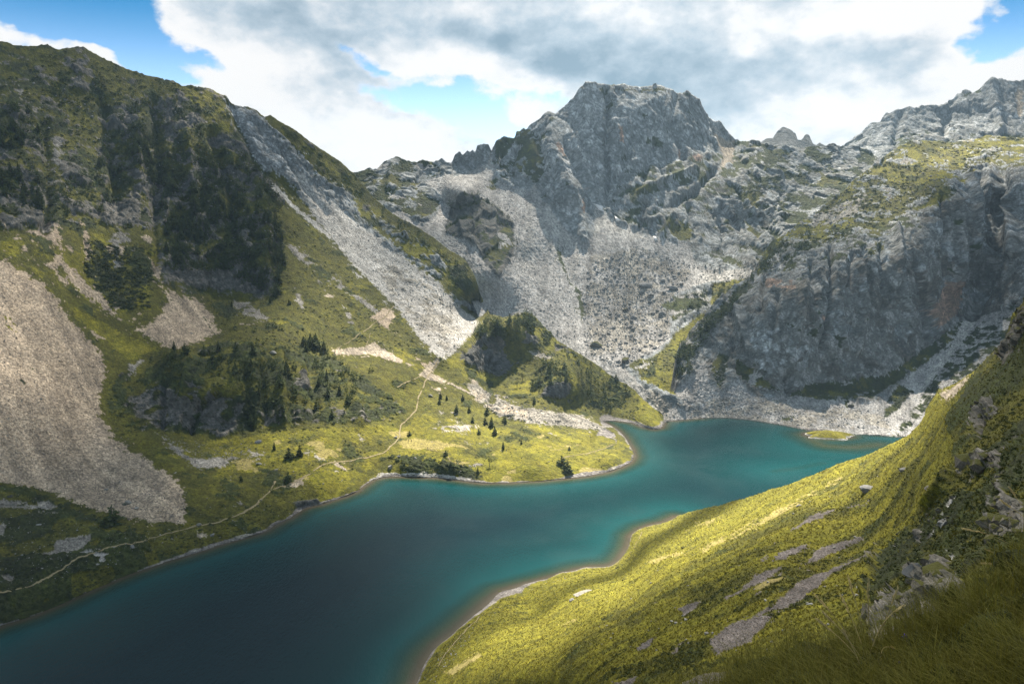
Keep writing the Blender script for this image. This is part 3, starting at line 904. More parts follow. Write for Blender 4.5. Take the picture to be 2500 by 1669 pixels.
    ('meadow', [(960, 1080), (1000, 1066), (1060, 1072), (1130, 1085), (1160, 1100), (1100, 1096), (1040, 1103), (985, 1096)], .7), ('meadow', [(1105, 1125), (1150, 1124), (1145, 1137), (1110, 1137)], .5), ('meadow', [(1330, 1085), (1420, 1083), (1400, 1093), (1340, 1092)], .6),
    ('m_heath', [(921, 1113), (1000, 1105), (1100, 1122), (1200, 1158), (1170, 1172), (1000, 1154), (921, 1150)], .8, -.25), ('grass_o', [(1030, 1135), (1090, 1140), (1060, 1158)], .8),
    ('scree_l', [(900, 1168), (940, 1152), (985, 1152), (1064, 1154), (1150, 1166), (1150, 1180), (1060, 1170), (950, 1168), (900, 1180)], .4),
    ('rubble', [(1130, 930), (1160, 930), (1200, 960), (1270, 990), (1340, 1000), (1420, 1010), (1490, 1045), (1480, 1055), (1400, 1047), (1300, 1037), (1220, 1022), (1160, 982)], .8, -.35),
    ('scree_t', [(1140, 940), (1200, 965), (1290, 1000), (1290, 1025), (1220, 1015), (1160, 980)], .8, .05),
    # small hill
    ('m_hill', [(1085, 880), (1114, 850), (1157, 800), (1207, 765), (1290, 755), (1390, 840), (1500, 915), (1640, 1010), (1630, 1060), (1540, 1040), (1450, 1020), (1340, 985), (1260, 985), (1200, 955), (1150, 925), (1080, 930)]),
    ('rock_d', [(1114, 864), (1150, 840), (1171, 815), (1236, 815), (1243, 875), (1271, 886), (1225, 925), (1171, 911), (1129, 888)], 1, -.25), ('rock_w', [(1195, 830), (1240, 820), (1235, 870), (1200, 880)], 1, -.05),
    ('rock_w', [(1279, 805), (1314, 821), (1310, 845), (1276, 839)], .7), ('rock_d', [(1325, 950), (1371, 926), (1399, 936), (1398, 964), (1360, 979), (1318, 969)], .7), ('rubble', [(1289, 852), (1320, 855), (1356, 871), (1338, 884), (1289, 863)], .8),
    ('grass_y', [(1550, 1000), (1600, 990), (1625, 1030), (1600, 1045), (1545, 1030)], .8, -.3), ('grass_y', [(1320, 840), (1400, 860), (1470, 910), (1400, 890)], 1, -.1),
    # near west shore
    ('m_heath', [(-300, 1170), (0, 1180), (120, 1215), (290, 1275), (400, 1300), (480, 1290), (640, 1230), (640, 1320), (400, 1400), (0, 1560), (-300, 1700)]),
    ('grass_o', [(380, 1290), (480, 1260), (640, 1220), (700, 1260), (560, 1320), (440, 1340)], 1, -.1),
    ('m_scree', [(136, 1314), (229, 1298), (216, 1336), (171, 1356), (71, 1366), (28, 1370), (125, 1336)], .9, -.3), ('m_scree', [(-50, 1212), (120, 1222), (190, 1252), (90, 1247), (-50, 1235)], .8, -.2), ('m_scree', [(35, 1258), (86, 1264), (50, 1282)], .8),
    ('m_scree', [(-20, 1398), (125, 1379), (118, 1402), (18, 1427)], .9, -.1), ('m_scree', [(-20, 1260), (20, 1280), (10, 1310), (-20, 1310)], .9),
    ('scree_t', [(470, 1300), (510, 1298), (490, 1320)], .6),
    # the big scree
    ('scree_b', [(-300, 590), (0, 618), (60, 650), (110, 684), (150, 742), (200, 802), (258, 862), (268, 900), (252, 960), (250, 1005), (290, 1070), (350, 1105), (440, 1165), (462, 1225), (458, 1285), (370, 1282), (290, 1268), (190, 1238), (120, 1208), (50, 1190), (-300, 1175)]),
    ('grass_y', [(-10, 740), (10, 760), (36, 800), (36, 815), (15, 800)], .7, -.1), ('shrub', [(38, 922), (55, 925), (68, 938), (55, 940)], .4), ('shrub', [(75, 895), (90, 900), (85, 906), (76, 903)], .4),
    ('grass_d', [(-10, 1180), (60, 1185), (130, 1212), (120, 1222), (40, 1205), (-10, 1200)], .8),
]
CR_L = [([(560, 250), (610, 360), (640, 430)], 9, 5), ([(700, 400), (800, 520)], 10, 4), ([(112, 300), (120, 440), (112, 560)], 12, 6), ([(375, 250), (390, 380), (380, 520)], 14, 9), ([(395, 505), (375, 545), (386, 600), (378, 660)], 7, 4),
        ([(250, 250), (280, 400), (290, 500)], 16, 8), ([(520, 330), (560, 450), (570, 560)], 16, 9), ([(455, 330), (470, 450), (460, 560)], 14, -9), ([(620, 420), (650, 540), (640, 640)], 14, -8), ([(330, 300), (340, 450)], 14, -8),
        ([(400, 940), (395, 1040)], 7, 4), ([(530, 960), (480, 1000), (470, 1050)], 8, 5), ([(600, 900), (610, 1040)], 10, 4), ([(455, 900), (440, 1040)], 9, -4), ([(680, 860), (690, 1030)], 12, -5), ([(640, 890), (650, 1030)], 9, 4), ([(760, 880), (770, 1020)], 12, 4), ([(850, 920), (880, 1030)], 12, -3)]
build_layer('mountain', top_land, bot_land, -230, 1655, 2.6, 520, ctl_land, G, 'm_olive', M_MID, lam=26, wet=True, jag=(2.2, 16), creases=CR_L, rock=((60, .11), (24, .11), (10, .14), (4.5, .17)), fall=(0.72, -0.62))

# ---- 2. valley, boulder field and the big peak
top_val = [(780, 430), (864, 424), (882, 419), (904, 409), (920, 414), (938, 395), (954, 388), (968, 382), (989, 393), (1014, 397), (1032, 391), (1054, 396), (1071, 396), (1079, 389), (1093, 402), (1102, 402),
           (1107, 388), (1111, 379), (1123, 370), (1128, 379), (1132, 377), (1141, 367), (1147, 372), (1154, 366), (1161, 374), (1164, 359), (1182, 353), (1193, 354), (1200, 368), (1206, 357), (1211, 345), (1229, 335), (1243, 338), (1257, 339),
           (1261, 321), (1279, 314), (1286, 318), (1293, 309), (1321, 293), (1343, 271), (1350, 276), (1357, 277), (1371, 262), (1400, 239), (1414, 221), (1429, 205), (1450, 206), (1486, 208), (1521, 206), (1540, 209), (1561, 215),
           (1589, 209), (1614, 208), (1643, 220), (1664, 230), (1675, 224), (1689, 234), (1709, 248), (1718, 273), (1732, 289), (1754, 300), (1768, 323), (1791, 349), (1800, 347), (1843, 346), (1857, 352), (1880, 357), (1930, 362), (2014, 357),
           (2061, 360), (2114, 365), (2150, 393), (2250, 430), (2560, 450)]
bot_val = [(780, 500), (864, 490), (957, 590), (1057, 650), (1136, 700), (1172, 780), (1230, 835), (1290, 830), (1386, 910), (1504, 985), (1600, 1050), (1640, 1062), (1730, 1062), (1760, 980), (1830, 800), (1900, 690), (2000, 600), (2100, 560), (2560, 540)]
ctl_val = ctl_z([(x, y, 0) for x, y in SH_RUBBLE]) + offset_down(SH_RUBBLE, 20, -4)
ctl_val += [
    (780, 430, 1060), (864, 425, 1060), (968, 382, 1080), (1079, 389, 1085), (1111, 379, 1088), (1160, 360, 1090), (1200, 364, 1092), (1260, 322, 1100), (1345, 280, 1110), (1345, 345, 1060), (1429, 205, 1150), (1520, 206, 1165), (1614, 208, 1172), (1709, 248, 1185), (1750, 300, 1190), (1791, 350, 1180),
    (1500, 350, 1085), (1482, 420, 1055), (1620, 350, 1090), (1700, 380, 1090), (1560, 480, 1002), (1640, 480, 1010), (1560, 560, 962), (1640, 575, 940), (1750, 600, 938), (1430, 330, 1085), (1440, 430, 1045),
    (1427, 598, 935), (1385, 470, 985), (1330, 400, 1030), (1345, 520, 975), (1309, 443, 1030), (1250, 480, 1010), (1207, 430, 1050), (1250, 400, 1068), (1130, 430, 1050), (1050, 440, 1050), (1000, 480, 990),
    (1447, 497, 1010), (1463, 545, 975), (1500, 530, 985), (1129, 465, 935), (1160, 560, 880), (1215, 675, 800), (1090, 560, 902), (1255, 600, 885), (1180, 478, 992), (1240, 530, 950), (1000, 545, 925), (960, 560, 905), (1060, 600, 865), (1120, 650, 820), (1180, 720, 790), (1190, 770, 765), (900, 500, 965), (1100, 500, 985), (1070, 490, 1000),
    (1300, 560, 938), (1330, 700, 842), (1280, 640, 880), (1427, 700, 848), (1450, 800, 762), (1550, 800, 762), (1600, 650, 888), (1520, 600, 922), (1450, 880, 685), (1530, 910, 662), (1400, 850, 715), (1300, 770, 785), (1230, 770, 785), (1380, 900, 690),
    (1700, 640, 900), (1850, 560, 998), (1950, 480, 1082), (1830, 640, 905), (2100, 364, 1210), (1950, 357, 1195), (1850, 400, 1120), (1800, 480, 1030), (1900, 650, 915), (2000, 560, 1000), (2100, 480, 1080), (2500, 450, 1150), (2500, 540, 1050),
    (1700, 680, 856), (1640, 720, 822), (1736, 700, 842), (1732, 755, 790), (1650, 840, 705), (1600, 900, 652), (1580, 960, 622), (1640, 975, 612), (1650, 920, 640), (1690, 770, 770), (1500, 985, 640), (1760, 900, 690), (1800, 800, 760),
]
GV = [
    ('m_peak', [(1180, 330), (1300, 280), (1420, 190), (1720, 190), (1800, 350), (1790, 460), (1600, 580), (1440, 500), (1380, 560), (1250, 450), (1200, 420)]),
    ('m_back', [(780, 400), (864, 415), (968, 375), (1079, 385), (1080, 440), (1020, 450), (1078, 490), (1060, 525), (1025, 545), (940, 510), (860, 480), (780, 520)]),
    ('m_back', [(1090, 370), (1200, 340), (1310, 300), (1340, 420), (1310, 445), (1215, 420), (1190, 395), (1110, 420)], 1),
    ('rock_g', [(1100, 360), (1210, 335), (1215, 400), (1180, 400), (1115, 424), (1100, 410)], .7),
    ('rock_l', [(1400, 240), (1430, 205), (1480, 208), (1480, 300), (1480, 420), (1470, 470), (1430, 420), (1390, 380), (1360, 340)], 1.2, -.28),
    ('rock_l', [(1540, 240), (1650, 240), (1700, 300), (1600, 330), (1540, 300)], 1.2, .05),
    ('m_band', [(1500, 470), (1600, 400), (1730, 380), (1800, 345), (2130, 355), (2160, 400), (2560, 430), (2560, 560), (1990, 600), (1830, 660), (1700, 620), (1600, 570), (1500, 540)]),
    ('m_slabs', [(1560, 480), (1700, 440), (1900, 480), (1880, 600), (1760, 640), (1700, 610), (1600, 570)], 1, -.1),
    ('grass_d', [(1800, 400), (1850, 370), (1880, 390), (1830, 420), (1760, 440)], 1, -.1), ('grass_d', [(1700, 490), (1750, 500), (1740, 530), (1690, 520)], 1, -.05),
    ('scree_t', [(1733, 318), (1800, 352), (1790, 390), (1745, 430), (1760, 380)], .7),
    ('grass_o', [(1500, 208), (1560, 216), (1615, 210), (1640, 225), (1560, 228), (1490, 222)], .8, -.1),
    ('rock_o', [(1505, 310), (1522, 312), (1524, 360), (1510, 358)], .6), ('rock_o', [(1350, 352), (1375, 350), (1390, 385), (1360, 380)], .8, -.2), ('rock_o', [(1655, 350), (1668, 355), (1668, 390), (1655, 385)], .6), ('rock_o', [(1690, 375), (1720, 375), (1712, 396), (1690, 392)], .6),
    ('rock_o', [(1410, 490), (1432, 495), (1428, 530), (1412, 520)], .7, -.1),
    # scree of the whole bowl
    ('scree_g', [(1030, 446), (1079, 425), (1118, 425), (1160, 410), (1196, 395), (1214, 414), (1207, 430), (1250, 458), (1290, 462), (1306, 442), (1314, 470), (1345, 505), (1365, 540), (1395, 570), (1427, 598), (1452, 570), (1466, 540), (1450, 505), (1446, 494), (1480, 520), (1520, 547), (1560, 567), (1600, 577), (1640, 582), (1680, 590),
                 (1695, 622), (1700, 642), (1740, 657), (1790, 660), (1845, 650), (1850, 668), (1800, 692), (1740, 692), (1700, 702), (1650, 722), (1620, 760), (1640, 790), (1640, 830), (1600, 862), (1560, 880), (1530, 900), (1560, 930), (1600, 965), (1640, 990), (1720, 1020), (1720, 1080), (1560, 1080), (1300, 980), (1100, 800), (930, 560), (900, 500), (985, 515), (1030, 548), (1064, 525), (1082, 490), (1062, 466)], .5),
    ('scree_l', [(1300, 450), (1310, 441), (1330, 490), (1360, 530), (1400, 580), (1427, 605), (1420, 660), (1390, 700), (1350, 620), (1320, 560), (1310, 640), (1270, 680), (1265, 580), (1280, 500)], .8, -.12),
    ('scree_l', [(1446, 496), (1500, 530), (1560, 566), (1600, 578), (1560, 590), (1500, 570), (1470, 560), (1440, 600), (1450, 560)], .6), ('scree_l', [(1740, 657), (1845, 650), (1850, 668), (1790, 685), (1730, 690), (1700, 670)], .6),
    ('rubble', [(1440, 620), (1560, 600), (1700, 660), (1640, 740), (1640, 830), (1540, 890), (1440, 880), (1420, 760)], 1.2, -.15),
    ('scree_g', [(1195, 395), (1214, 392), (1150, 425), (1100, 440)], .7),
    ('m_back', [(1190, 440), (1215, 436), (1212, 470), (1195, 470)], .8),
    # green islands
    ('m_knob', [(1085, 560), (1090, 535), (1108, 495), (1129, 462), (1150, 470), (1184, 485), (1222, 515), (1255, 540), (1260, 595), (1256, 625), (1216, 682), (1195, 660), (1165, 610), (1130, 585), (1090, 575)], .4),
    ('m_dark', [(1213, 560), (1250, 540), (1259, 595), (1212, 672), (1180, 612)], .7, -.2), ('grass_d', [(1130, 462), (1185, 485), (1225, 520), (1170, 500)], .8, -.1),
    ('m_dark', [(1020, 470), (1080, 490), (1066, 517), (1030, 537), (1010, 517)], .6), ('grass_d', [(1350, 600), (1368, 600), (1393, 686), (1400, 700), (1389, 697), (1368, 650)], .6), ('grass_d', [(1400, 695), (1421, 702), (1434, 771), (1421, 820), (1412, 760), (1402, 722)], .8, -.15),
    ('m_hill', [(1825, 676), (1736, 690), (1732, 750), (1643, 814), (1629, 839), (1593, 868), (1543, 879), (1529, 896), (1557, 907), (1564, 929), (1664, 979), (1700, 960), (1700, 900), (1680, 840), (1740, 780), (1830, 720), (1850, 660)], .5),
    ('grass_y', [(1732, 752), (1650, 815), (1640, 850), (1690, 810), (1740, 770)], .7, -.1), ('grass_y', [(1740, 692), (1820, 680), (1815, 692), (1740, 705)], .5),
    ('m_scrub', [(1605, 746), (1646, 718), (1729, 704), (1734, 750), (1640, 773), (1618, 757)], .6), ('m_dark', [(1634, 773), (1700, 750), (1693, 766), (1641, 792)], .5),
    ('m_scrub', [(1530, 895), (1560, 885), (1600, 880), (1570, 905)], .7),
    ('rubble', [(1575, 940), (1600, 950), (1640, 985), (1675, 1000), (1720, 1010), (1715, 1040), (1640, 1036), (1600, 1000)], .6), ('grass_y', [(1650, 1006), (1680, 1004), (1670, 1014)], .3),
]
CR_V = [([(1482, 215), (1484, 330), (1482, 480)], 5, 9), ([(1440, 300), (1470, 340), (1480, 370)], 4, 4), ([(1400, 300), (1440, 370), (1478, 395)], 4, 4), ([(1345, 300), (1350, 370), (1395, 470), (1427, 590)], 14, -6), ([(1310, 330), (1330, 400), (1312, 440)], 7, 5),
        ([(1540, 340), (1530, 400), (1500, 440)], 5, 6), ([(1600, 350), (1570, 440)], 6, 6), ([(1650, 230), (1640, 300), (1670, 380)], 7, 6), ([(1745, 420), (1700, 470), (1640, 500)], 7, 7), ([(1560, 470), (1620, 440), (1700, 410)], 6, -6), ([(1580, 500), (1560, 560)], 6, 5),
        ([(1380, 350), (1420, 420), (1445, 490)], 6, 8), ([(1500, 300), (1520, 350), (1510, 420)], 7, -5), ([(1640, 530), (1620, 575)], 6, -5), ([(1680, 500), (1700, 580)], 6, 5), ([(1760, 540), (1770, 620)], 5, 5), ([(1800, 460), (1830, 540)], 6, 6),
        ([(1040, 400), (1020, 450)], 6, 5), ([(960, 400), (950, 460)], 7, -5), ([(1260, 350), (1250, 420)], 6, 5), ([(1220, 350), (1215, 410)], 5, -5), ([(1140, 475), (1160, 560), (1190, 640)], 8, 5), ([(1110, 500), (1130, 570)], 7, -5), ([(1200, 520), (1210, 600)], 7, -5)]
build_layer('valley', top_val, bot_val, 800, 2540, 2.4, 260, ctl_val, GV, 'rock_g', M_FAR, lam=34, wet=True, jag=(1.8, 12), creases=CR_V, rock=((95, .085), (42, .075), (17, .075), (7, .09)), scree=((40, .03), (7, .06), (3.2, .16)), beach=0.9, fall=(0.12, 1))

# ---- 3. the cliff with its plateau, above the far shore
top_clf = [(1630, 1000), (1640, 930), (1650, 868), (1661, 839), (1686, 807), (1714, 779), (1732, 754), (1780, 712), (1821, 682), (1839, 661), (1854, 632), (1886, 589), (1921, 571), (1957, 539), (2004, 511), (2021, 496), (2050, 475), (2086, 439), (2121, 414), (2143, 398),
           (2171, 373), (2193, 359), (2221, 346), (2246, 343), (2275, 345), (2300, 346), (2329, 350), (2357, 346), (2386, 341), (2407, 332), (2425, 330), (2461, 337), (2500, 339), (2560, 338), (2720, 345)]
bot_clf = [(1630, 1075), (1900, 1085), (2080, 1105), (2250, 1110), (2290, 1040), (2400, 960), (2500, 860), (2720, 760)]
ctl_clf = ctl_z([(x, y, 0) for x, y in [(1640, 1027), (1675, 1024)] + SH_EAST]) + offset_down([(1640, 1027)] + SH_EAST, 24, -5)
ctl_clf += [
    (1740, 900, 650), (1800, 935, 636), (1850, 960, 627), (1907, 963, 628), (1980, 945, 640), (2050, 940, 642), (2150, 970, 622), (2180, 1010, 590), (2260, 850, 690), (2200, 920, 650), (2364, 766, 742), (2300, 830, 700), (2250, 1000, 600), (2500, 900, 620), (2500, 770, 695), (2400, 880, 650),
    (1700, 800, 700), (1660, 855, 668), (1655, 940, 630), (1670, 985, 608), (1839, 661, 770), (1886, 589, 800), (1780, 715, 745), (2004, 511, 850), (2100, 430, 905), (2221, 346, 985), (2300, 346, 1010), (2425, 330, 1010), (2500, 339, 990), (2700, 345, 980),
    (1907, 800, 662), (1930, 700, 690), (1950, 625, 735), (2050, 850, 662), (2080, 720, 692), (2100, 600, 735), (2120, 540, 790), (2250, 800, 698), (2260, 650, 730), (2270, 540, 762), (2300, 460, 805), (2330, 400, 905), (2230, 470, 850),
    (2400, 660, 772), (2440, 500, 835), (2480, 600, 745), (2480, 450, 800), (2440, 400, 890), (2500, 690, 715), (2364, 700, 765), (2600, 600, 740), (2600, 450, 800), (1780, 760, 712), (1790, 870, 668), (1840, 870, 655), (1750, 820, 685), (1850, 750, 690), (2170, 850, 668), (2170, 700, 705), (1980, 560, 800), (1980, 880, 648),
]
GC = [
    ('m_plateau', [(1839, 661), (1886, 580), (2004, 500), (2221, 330), (2560, 320), (2560, 420), (2420, 400), (2360, 440), (2300, 500), (2230, 520), (2150, 565), (2060, 580), (1980, 590), (1910, 610), (1870, 660)], 1.2),
    ('m_band', [(1850, 650), (1910, 605), (1980, 585), (2060, 575), (2150, 560), (2230, 510), (2250, 560), (2150, 610), (2000, 640), (1880, 680)], 1.2, -.05),
    ('rubble', [(1960, 545), (2004, 515), (2100, 470), (2160, 480), (2080, 530), (2000, 565)], 1, .0),
    ('grass_o', [(2170, 480), (2330, 420), (2340, 450), (2230, 500), (2120, 540)], 1.2, -.1), ('grass_y', [(2200, 400), (2300, 360), (2400, 340), (2440, 345), (2330, 400), (2230, 430)], 1.2, .08), ('grass_y', [(1905, 590), (1950, 555), (1960, 565), (1920, 600)], .8),
    ('rock_g', [(2300, 440), (2400, 360), (2480, 400), (2560, 400), (2560, 560), (2400, 560)], 1, .05),
    ('m_scrub', [(1650, 857), (1740, 760), (1830, 670), (1855, 690), (1760, 780), (1700, 860), (1660, 940), (1640, 940)], .8), ('m_scrub', [(1840, 660), (1880, 600), (1930, 600), (1960, 640), (1880, 670), (1850, 700)], .8, -.1),
    ('scree_g', [(1600, 960), (1655, 945), (1725, 872), (1735, 925), (1760, 952), (1800, 920), (1850, 967), (1905, 967), (1960, 955), (2040, 955), (2100, 980), (2155, 972), (2300, 830), (2364, 764), (2560, 750), (2560, 1000), (2300, 1120), (1600, 1110)], .6),
    ('rubble', [(1640, 990), (1800, 960), (2000, 990), (2150, 1000), (2190, 1060), (1900, 1045), (1700, 1030)], 1, .0),
    ('m_dark', [(1736, 886), (1757, 854), (1779, 875), (1773, 929), (1757, 952), (1736, 921)], .7), ('m_dark', [(1790, 870), (1846, 902), (1909, 961), (1836, 945), (1795, 923)], .7),
    ('m_dark', [(1915, 966), (1990, 929), (2050, 929), (2157, 914), (2264, 843), (2336, 786), (2357, 769), (2340, 821), (2264, 888), (2157, 959), (2129, 977), (2014, 981), (1950, 970)], .7, -.45),
    ('m_scrub', [(2340, 830), (2400, 780), (2520, 760), (2520, 850), (2400, 900), (2260, 1010), (2200, 1070), (2180, 1060), (2250, 960)], .7, -.3),
    ('scree_l', [(2364, 764), (2390, 771), (2350, 843), (2262, 946), (2200, 1018), (2157, 1035), (2229, 964), (2310, 857)], .5), ('m_dark', [(2160, 981), (2193, 937), (2232, 950), (2196, 1002), (2157, 1024)], .5),
    ('grass_d', [(1905, 1015), (1945, 1012), (1935, 1030), (1910, 1028)], .7), ('grass_d', [(2055, 985), (2075, 975), (2070, 1000)], .6),
    ('rock_o', [(2314, 686), (2346, 684), (2348, 740), (2336, 775), (2282, 811), (2268, 748)], .8), ('rock_o', [(1868, 675), (1946, 684), (1946, 716), (1905, 708), (1868, 714)], .8, -.2), ('rock_o', [(1999, 762), (2014, 770), (2016, 795), (2002, 790)], .6),
    ('rock_l', [(1830, 800), (1960, 780), (2000, 850), (1960, 920), (1870, 920), (1820, 870)], 1.2, .02),
    ('grass_d', [(1975, 800), (2005, 795), (2000, 830), (1975, 825)], .8), ('grass_d', [(2050, 560), (2100, 570), (2130, 600), (2060, 620)], 1, -.05),
]
CR_C = [([(2446, 420), (2440, 500), (2432, 600), (2410, 680), (2372, 762)], 15, 13), ([(2395, 430), (2410, 520), (2425, 590)], 9, 10), ([(2239, 650), (2258, 720), (2264, 814)], 8, 12), ([(2265, 750), (2272, 820)], 8, 10), ([(2029, 600), (2028, 700), (2018, 800), (2007, 857)], 5, 7), ([(1862, 680), (1858, 760)], 5, 6),
        ([(2100, 640), (2110, 760), (2090, 860)], 8, -7), ([(2190, 560), (2200, 700), (2210, 820)], 9, -8), ([(2150, 600), (2160, 750)], 6, 6), ([(1960, 700), (1950, 800), (1930, 900)], 9, -6), ([(1900, 720), (1880, 820)], 7, 6), ([(1918, 925), (1920, 955)], 9, 8), ([(2040, 720), (2060, 850)], 8, -5), ([(1800, 760), (1830, 850)], 8, -6), ([(1780, 740), (1790, 860)], 6, 5),
        ([(2330, 500), (2345, 640), (2330, 700)], 10, -8), ([(2300, 480), (2310, 600)], 7, 8), ([(2365, 430), (2380, 560), (2385, 640)], 8, -9), ([(2470, 480), (2475, 620)], 12, -10), ([(1980, 640), (1990, 740)], 6, 5), ([(2080, 620), (2070, 700)], 5, 5)]
build_layer('cliff', top_clf, bot_clf, 1632, 2700, 2.4, 300, ctl_clf, GC, 'm_cliff', M_MID, lam=24, wet=True, jag=(2.2, 14), creases=CR_C, rock=((55, .11), (26, .10), (11, .11), (5, .12)), stretch=0.36, fall=(0.5, 1), scree=((25, .03), (6, .06), (2.6, .16)), beach=0.7)

# ---- 4. far ridges
top_far = [(2040, 372), (2062, 358), (2086, 339), (2114, 316), (2132, 302), (2146, 302), (2161, 282), (2182, 270), (2211, 264), (2232, 266), (2271, 262), (2300, 264), (2318, 246), (2336, 230), (2354, 221), (2368, 223), (2373, 229), (2386, 221), (2414, 204), (2446, 198), (2461, 202), (2500, 195), (2620, 170), (2800, 190)]
build_layer('far_ridge', top_far, [(2040, 400), (2100, 440), (2800, 470)], 2045, 2760, 2.6, 100, [(2062, 358, 1560), (2182, 270, 1640), (2300, 264, 1680), (2446, 198, 1700), (2700, 180, 1700), (2100, 420, 1380), (2300, 420, 1400), (2700, 440, 1380), (2300, 330, 1560), (2450, 300, 1580)],
            [('m_peak', [(2000, 100), (2900, 100), (2900, 500), (2000, 500)]), ('scree_t', [(2470, 220), (2500, 215), (2500, 300), (2480, 290)], .8), ('m_band', [(2200, 310), (2500, 320), (2500, 420), (2150, 420)], 1, -.05)], 'rock_g', M_FAR, lam=55, jag=(1.2, 14), rock=((120, .10), (50, .09), (22, .11), (10, .14)), beach=0,
            creases=[([(2330, 240), (2300, 330)], 8, 10), ([(2420, 210), (2440, 320)], 10, -12), ([(2200, 275), (2180, 350)], 8, 8)])
top_pin = [(1845, 362), (1859, 347), (1871, 339), (1886, 337), (1896, 323), (1906, 314), (1914, 309), (1921, 313), (1932, 320), (1943, 329), (1947, 343), (1955, 343), (1961, 337), (1964, 331), (1970, 328), (1975, 330), (1980, 342), (1985, 352), (1993, 355), (2000, 349), (2014, 356), (2030, 364)]
build_layer('pinnacle_ridge', top_pin, [(1845, 385), (2030, 385)], 1846, 2029, 1.6, 44, [(1914, 309, 1920), (1970, 328, 1900), (1860, 350, 1880), (2020, 360, 1880), (1930, 380, 1780)], [], 'rock_d', M_FAR, lam=55, jag=(0.5, 6), rock=((90, .03), (40, .03), (18, .05)), beach=0)

# ---- 5. the near grassy hillside on the right
top_fg = [(940, 1730)] + [(x - 26, y - 20) for x, y in SH_NEAR if x < 1560] + [(1590, 1268), (1615, 1270), (1650, 1259), (1700, 1245), (1771, 1229), (1825, 1214), (1871, 1200), (1943, 1177), (2014, 1145), (2104, 1113), (2160, 1090), (2218, 1060), (2246, 1036), (2261, 1000), (2289, 952), (2329, 936), (2371, 909), (2407, 873), (2436, 849), (2457, 820), (2471, 764), (2486, 748), (2500, 723), (2560, 650), (2720, 520)]
bot_fg = [(940, 1760), (1018, 1760), (2720, 1760)]


def slope_y(x, y, s=0.78, h0=19.0):
    """Where the view meets a hillside of slope S that passes H0 metres below the camera."""
    u, v = (x - CX) / FPX, (CY - y) / FPX
    dy = math.cos(PITCH) + v * math.sin(PITCH)
    dz = -math.sin(PITCH) + v * math.cos(PITCH)
    rate = dz - s * (0.78 * u - 0.62 * dy)
    return dy * h0 / -rate


ctl_fg = ctl_z([(x, y, 0) for x, y in SH_NEAR]) + [(x - 24, y - 16, float(y_at_z(x, y - 16, -3))) for x, y in SH_NEAR if x < 1560]
ctl_fg += [(x, y, slope_y(x, y)) for x, y in [(1300, 1600), (1200, 1640), (1300, 1500), (1450, 1450), (1450, 1560), (1450, 1669), (1600, 1350), (1600, 1450), (1600, 1560), (1650, 1669), (1700, 1290), (1750, 1380), (1750, 1480), (1800, 1580), (1850, 1300), (1900, 1400), (1950, 1240), (1980, 1480), (1850, 1669)]]
ctl_fg += [(1700, 1246, 335), (1771, 1230, 285), (1871, 1201, 228), (1943, 1178, 200), (2014, 1146, 182), (2104, 1114, 166), (2218, 1062, 150), (2261, 1002, 140), (2329, 938, 130), (2407, 875, 120), (2457, 822, 110), (2500, 725, 100), (2700, 530, 95),
           (2050, 1300, 112), (2100, 1200, 128), (2000, 1400, 88), (2200, 1120, 122), (2150, 1330, 84), (2200, 1250, 92), (2300, 1050, 98), (2350, 980, 98), (2400, 1000, 82), (2300, 1200, 66), (2400, 1150, 56), (2450, 1000, 72), (2480, 1250, 38), (2400, 1300, 41), (2300, 1350, 47), (2250, 1400, 46), (2200, 1500, 40), (2120, 1450, 58), (2150, 1560, 33), (2300, 1480, 32),
           (2480, 1400, 26), (2050, 1580, 42), (2000, 1669, 34), (2300, 1669, 20), (2500, 1669, 14), (2700, 1400, 20), (2700, 1000, 50), (1800, 1760, 44), (1300, 1760, 125), (2200, 1760, 22)]
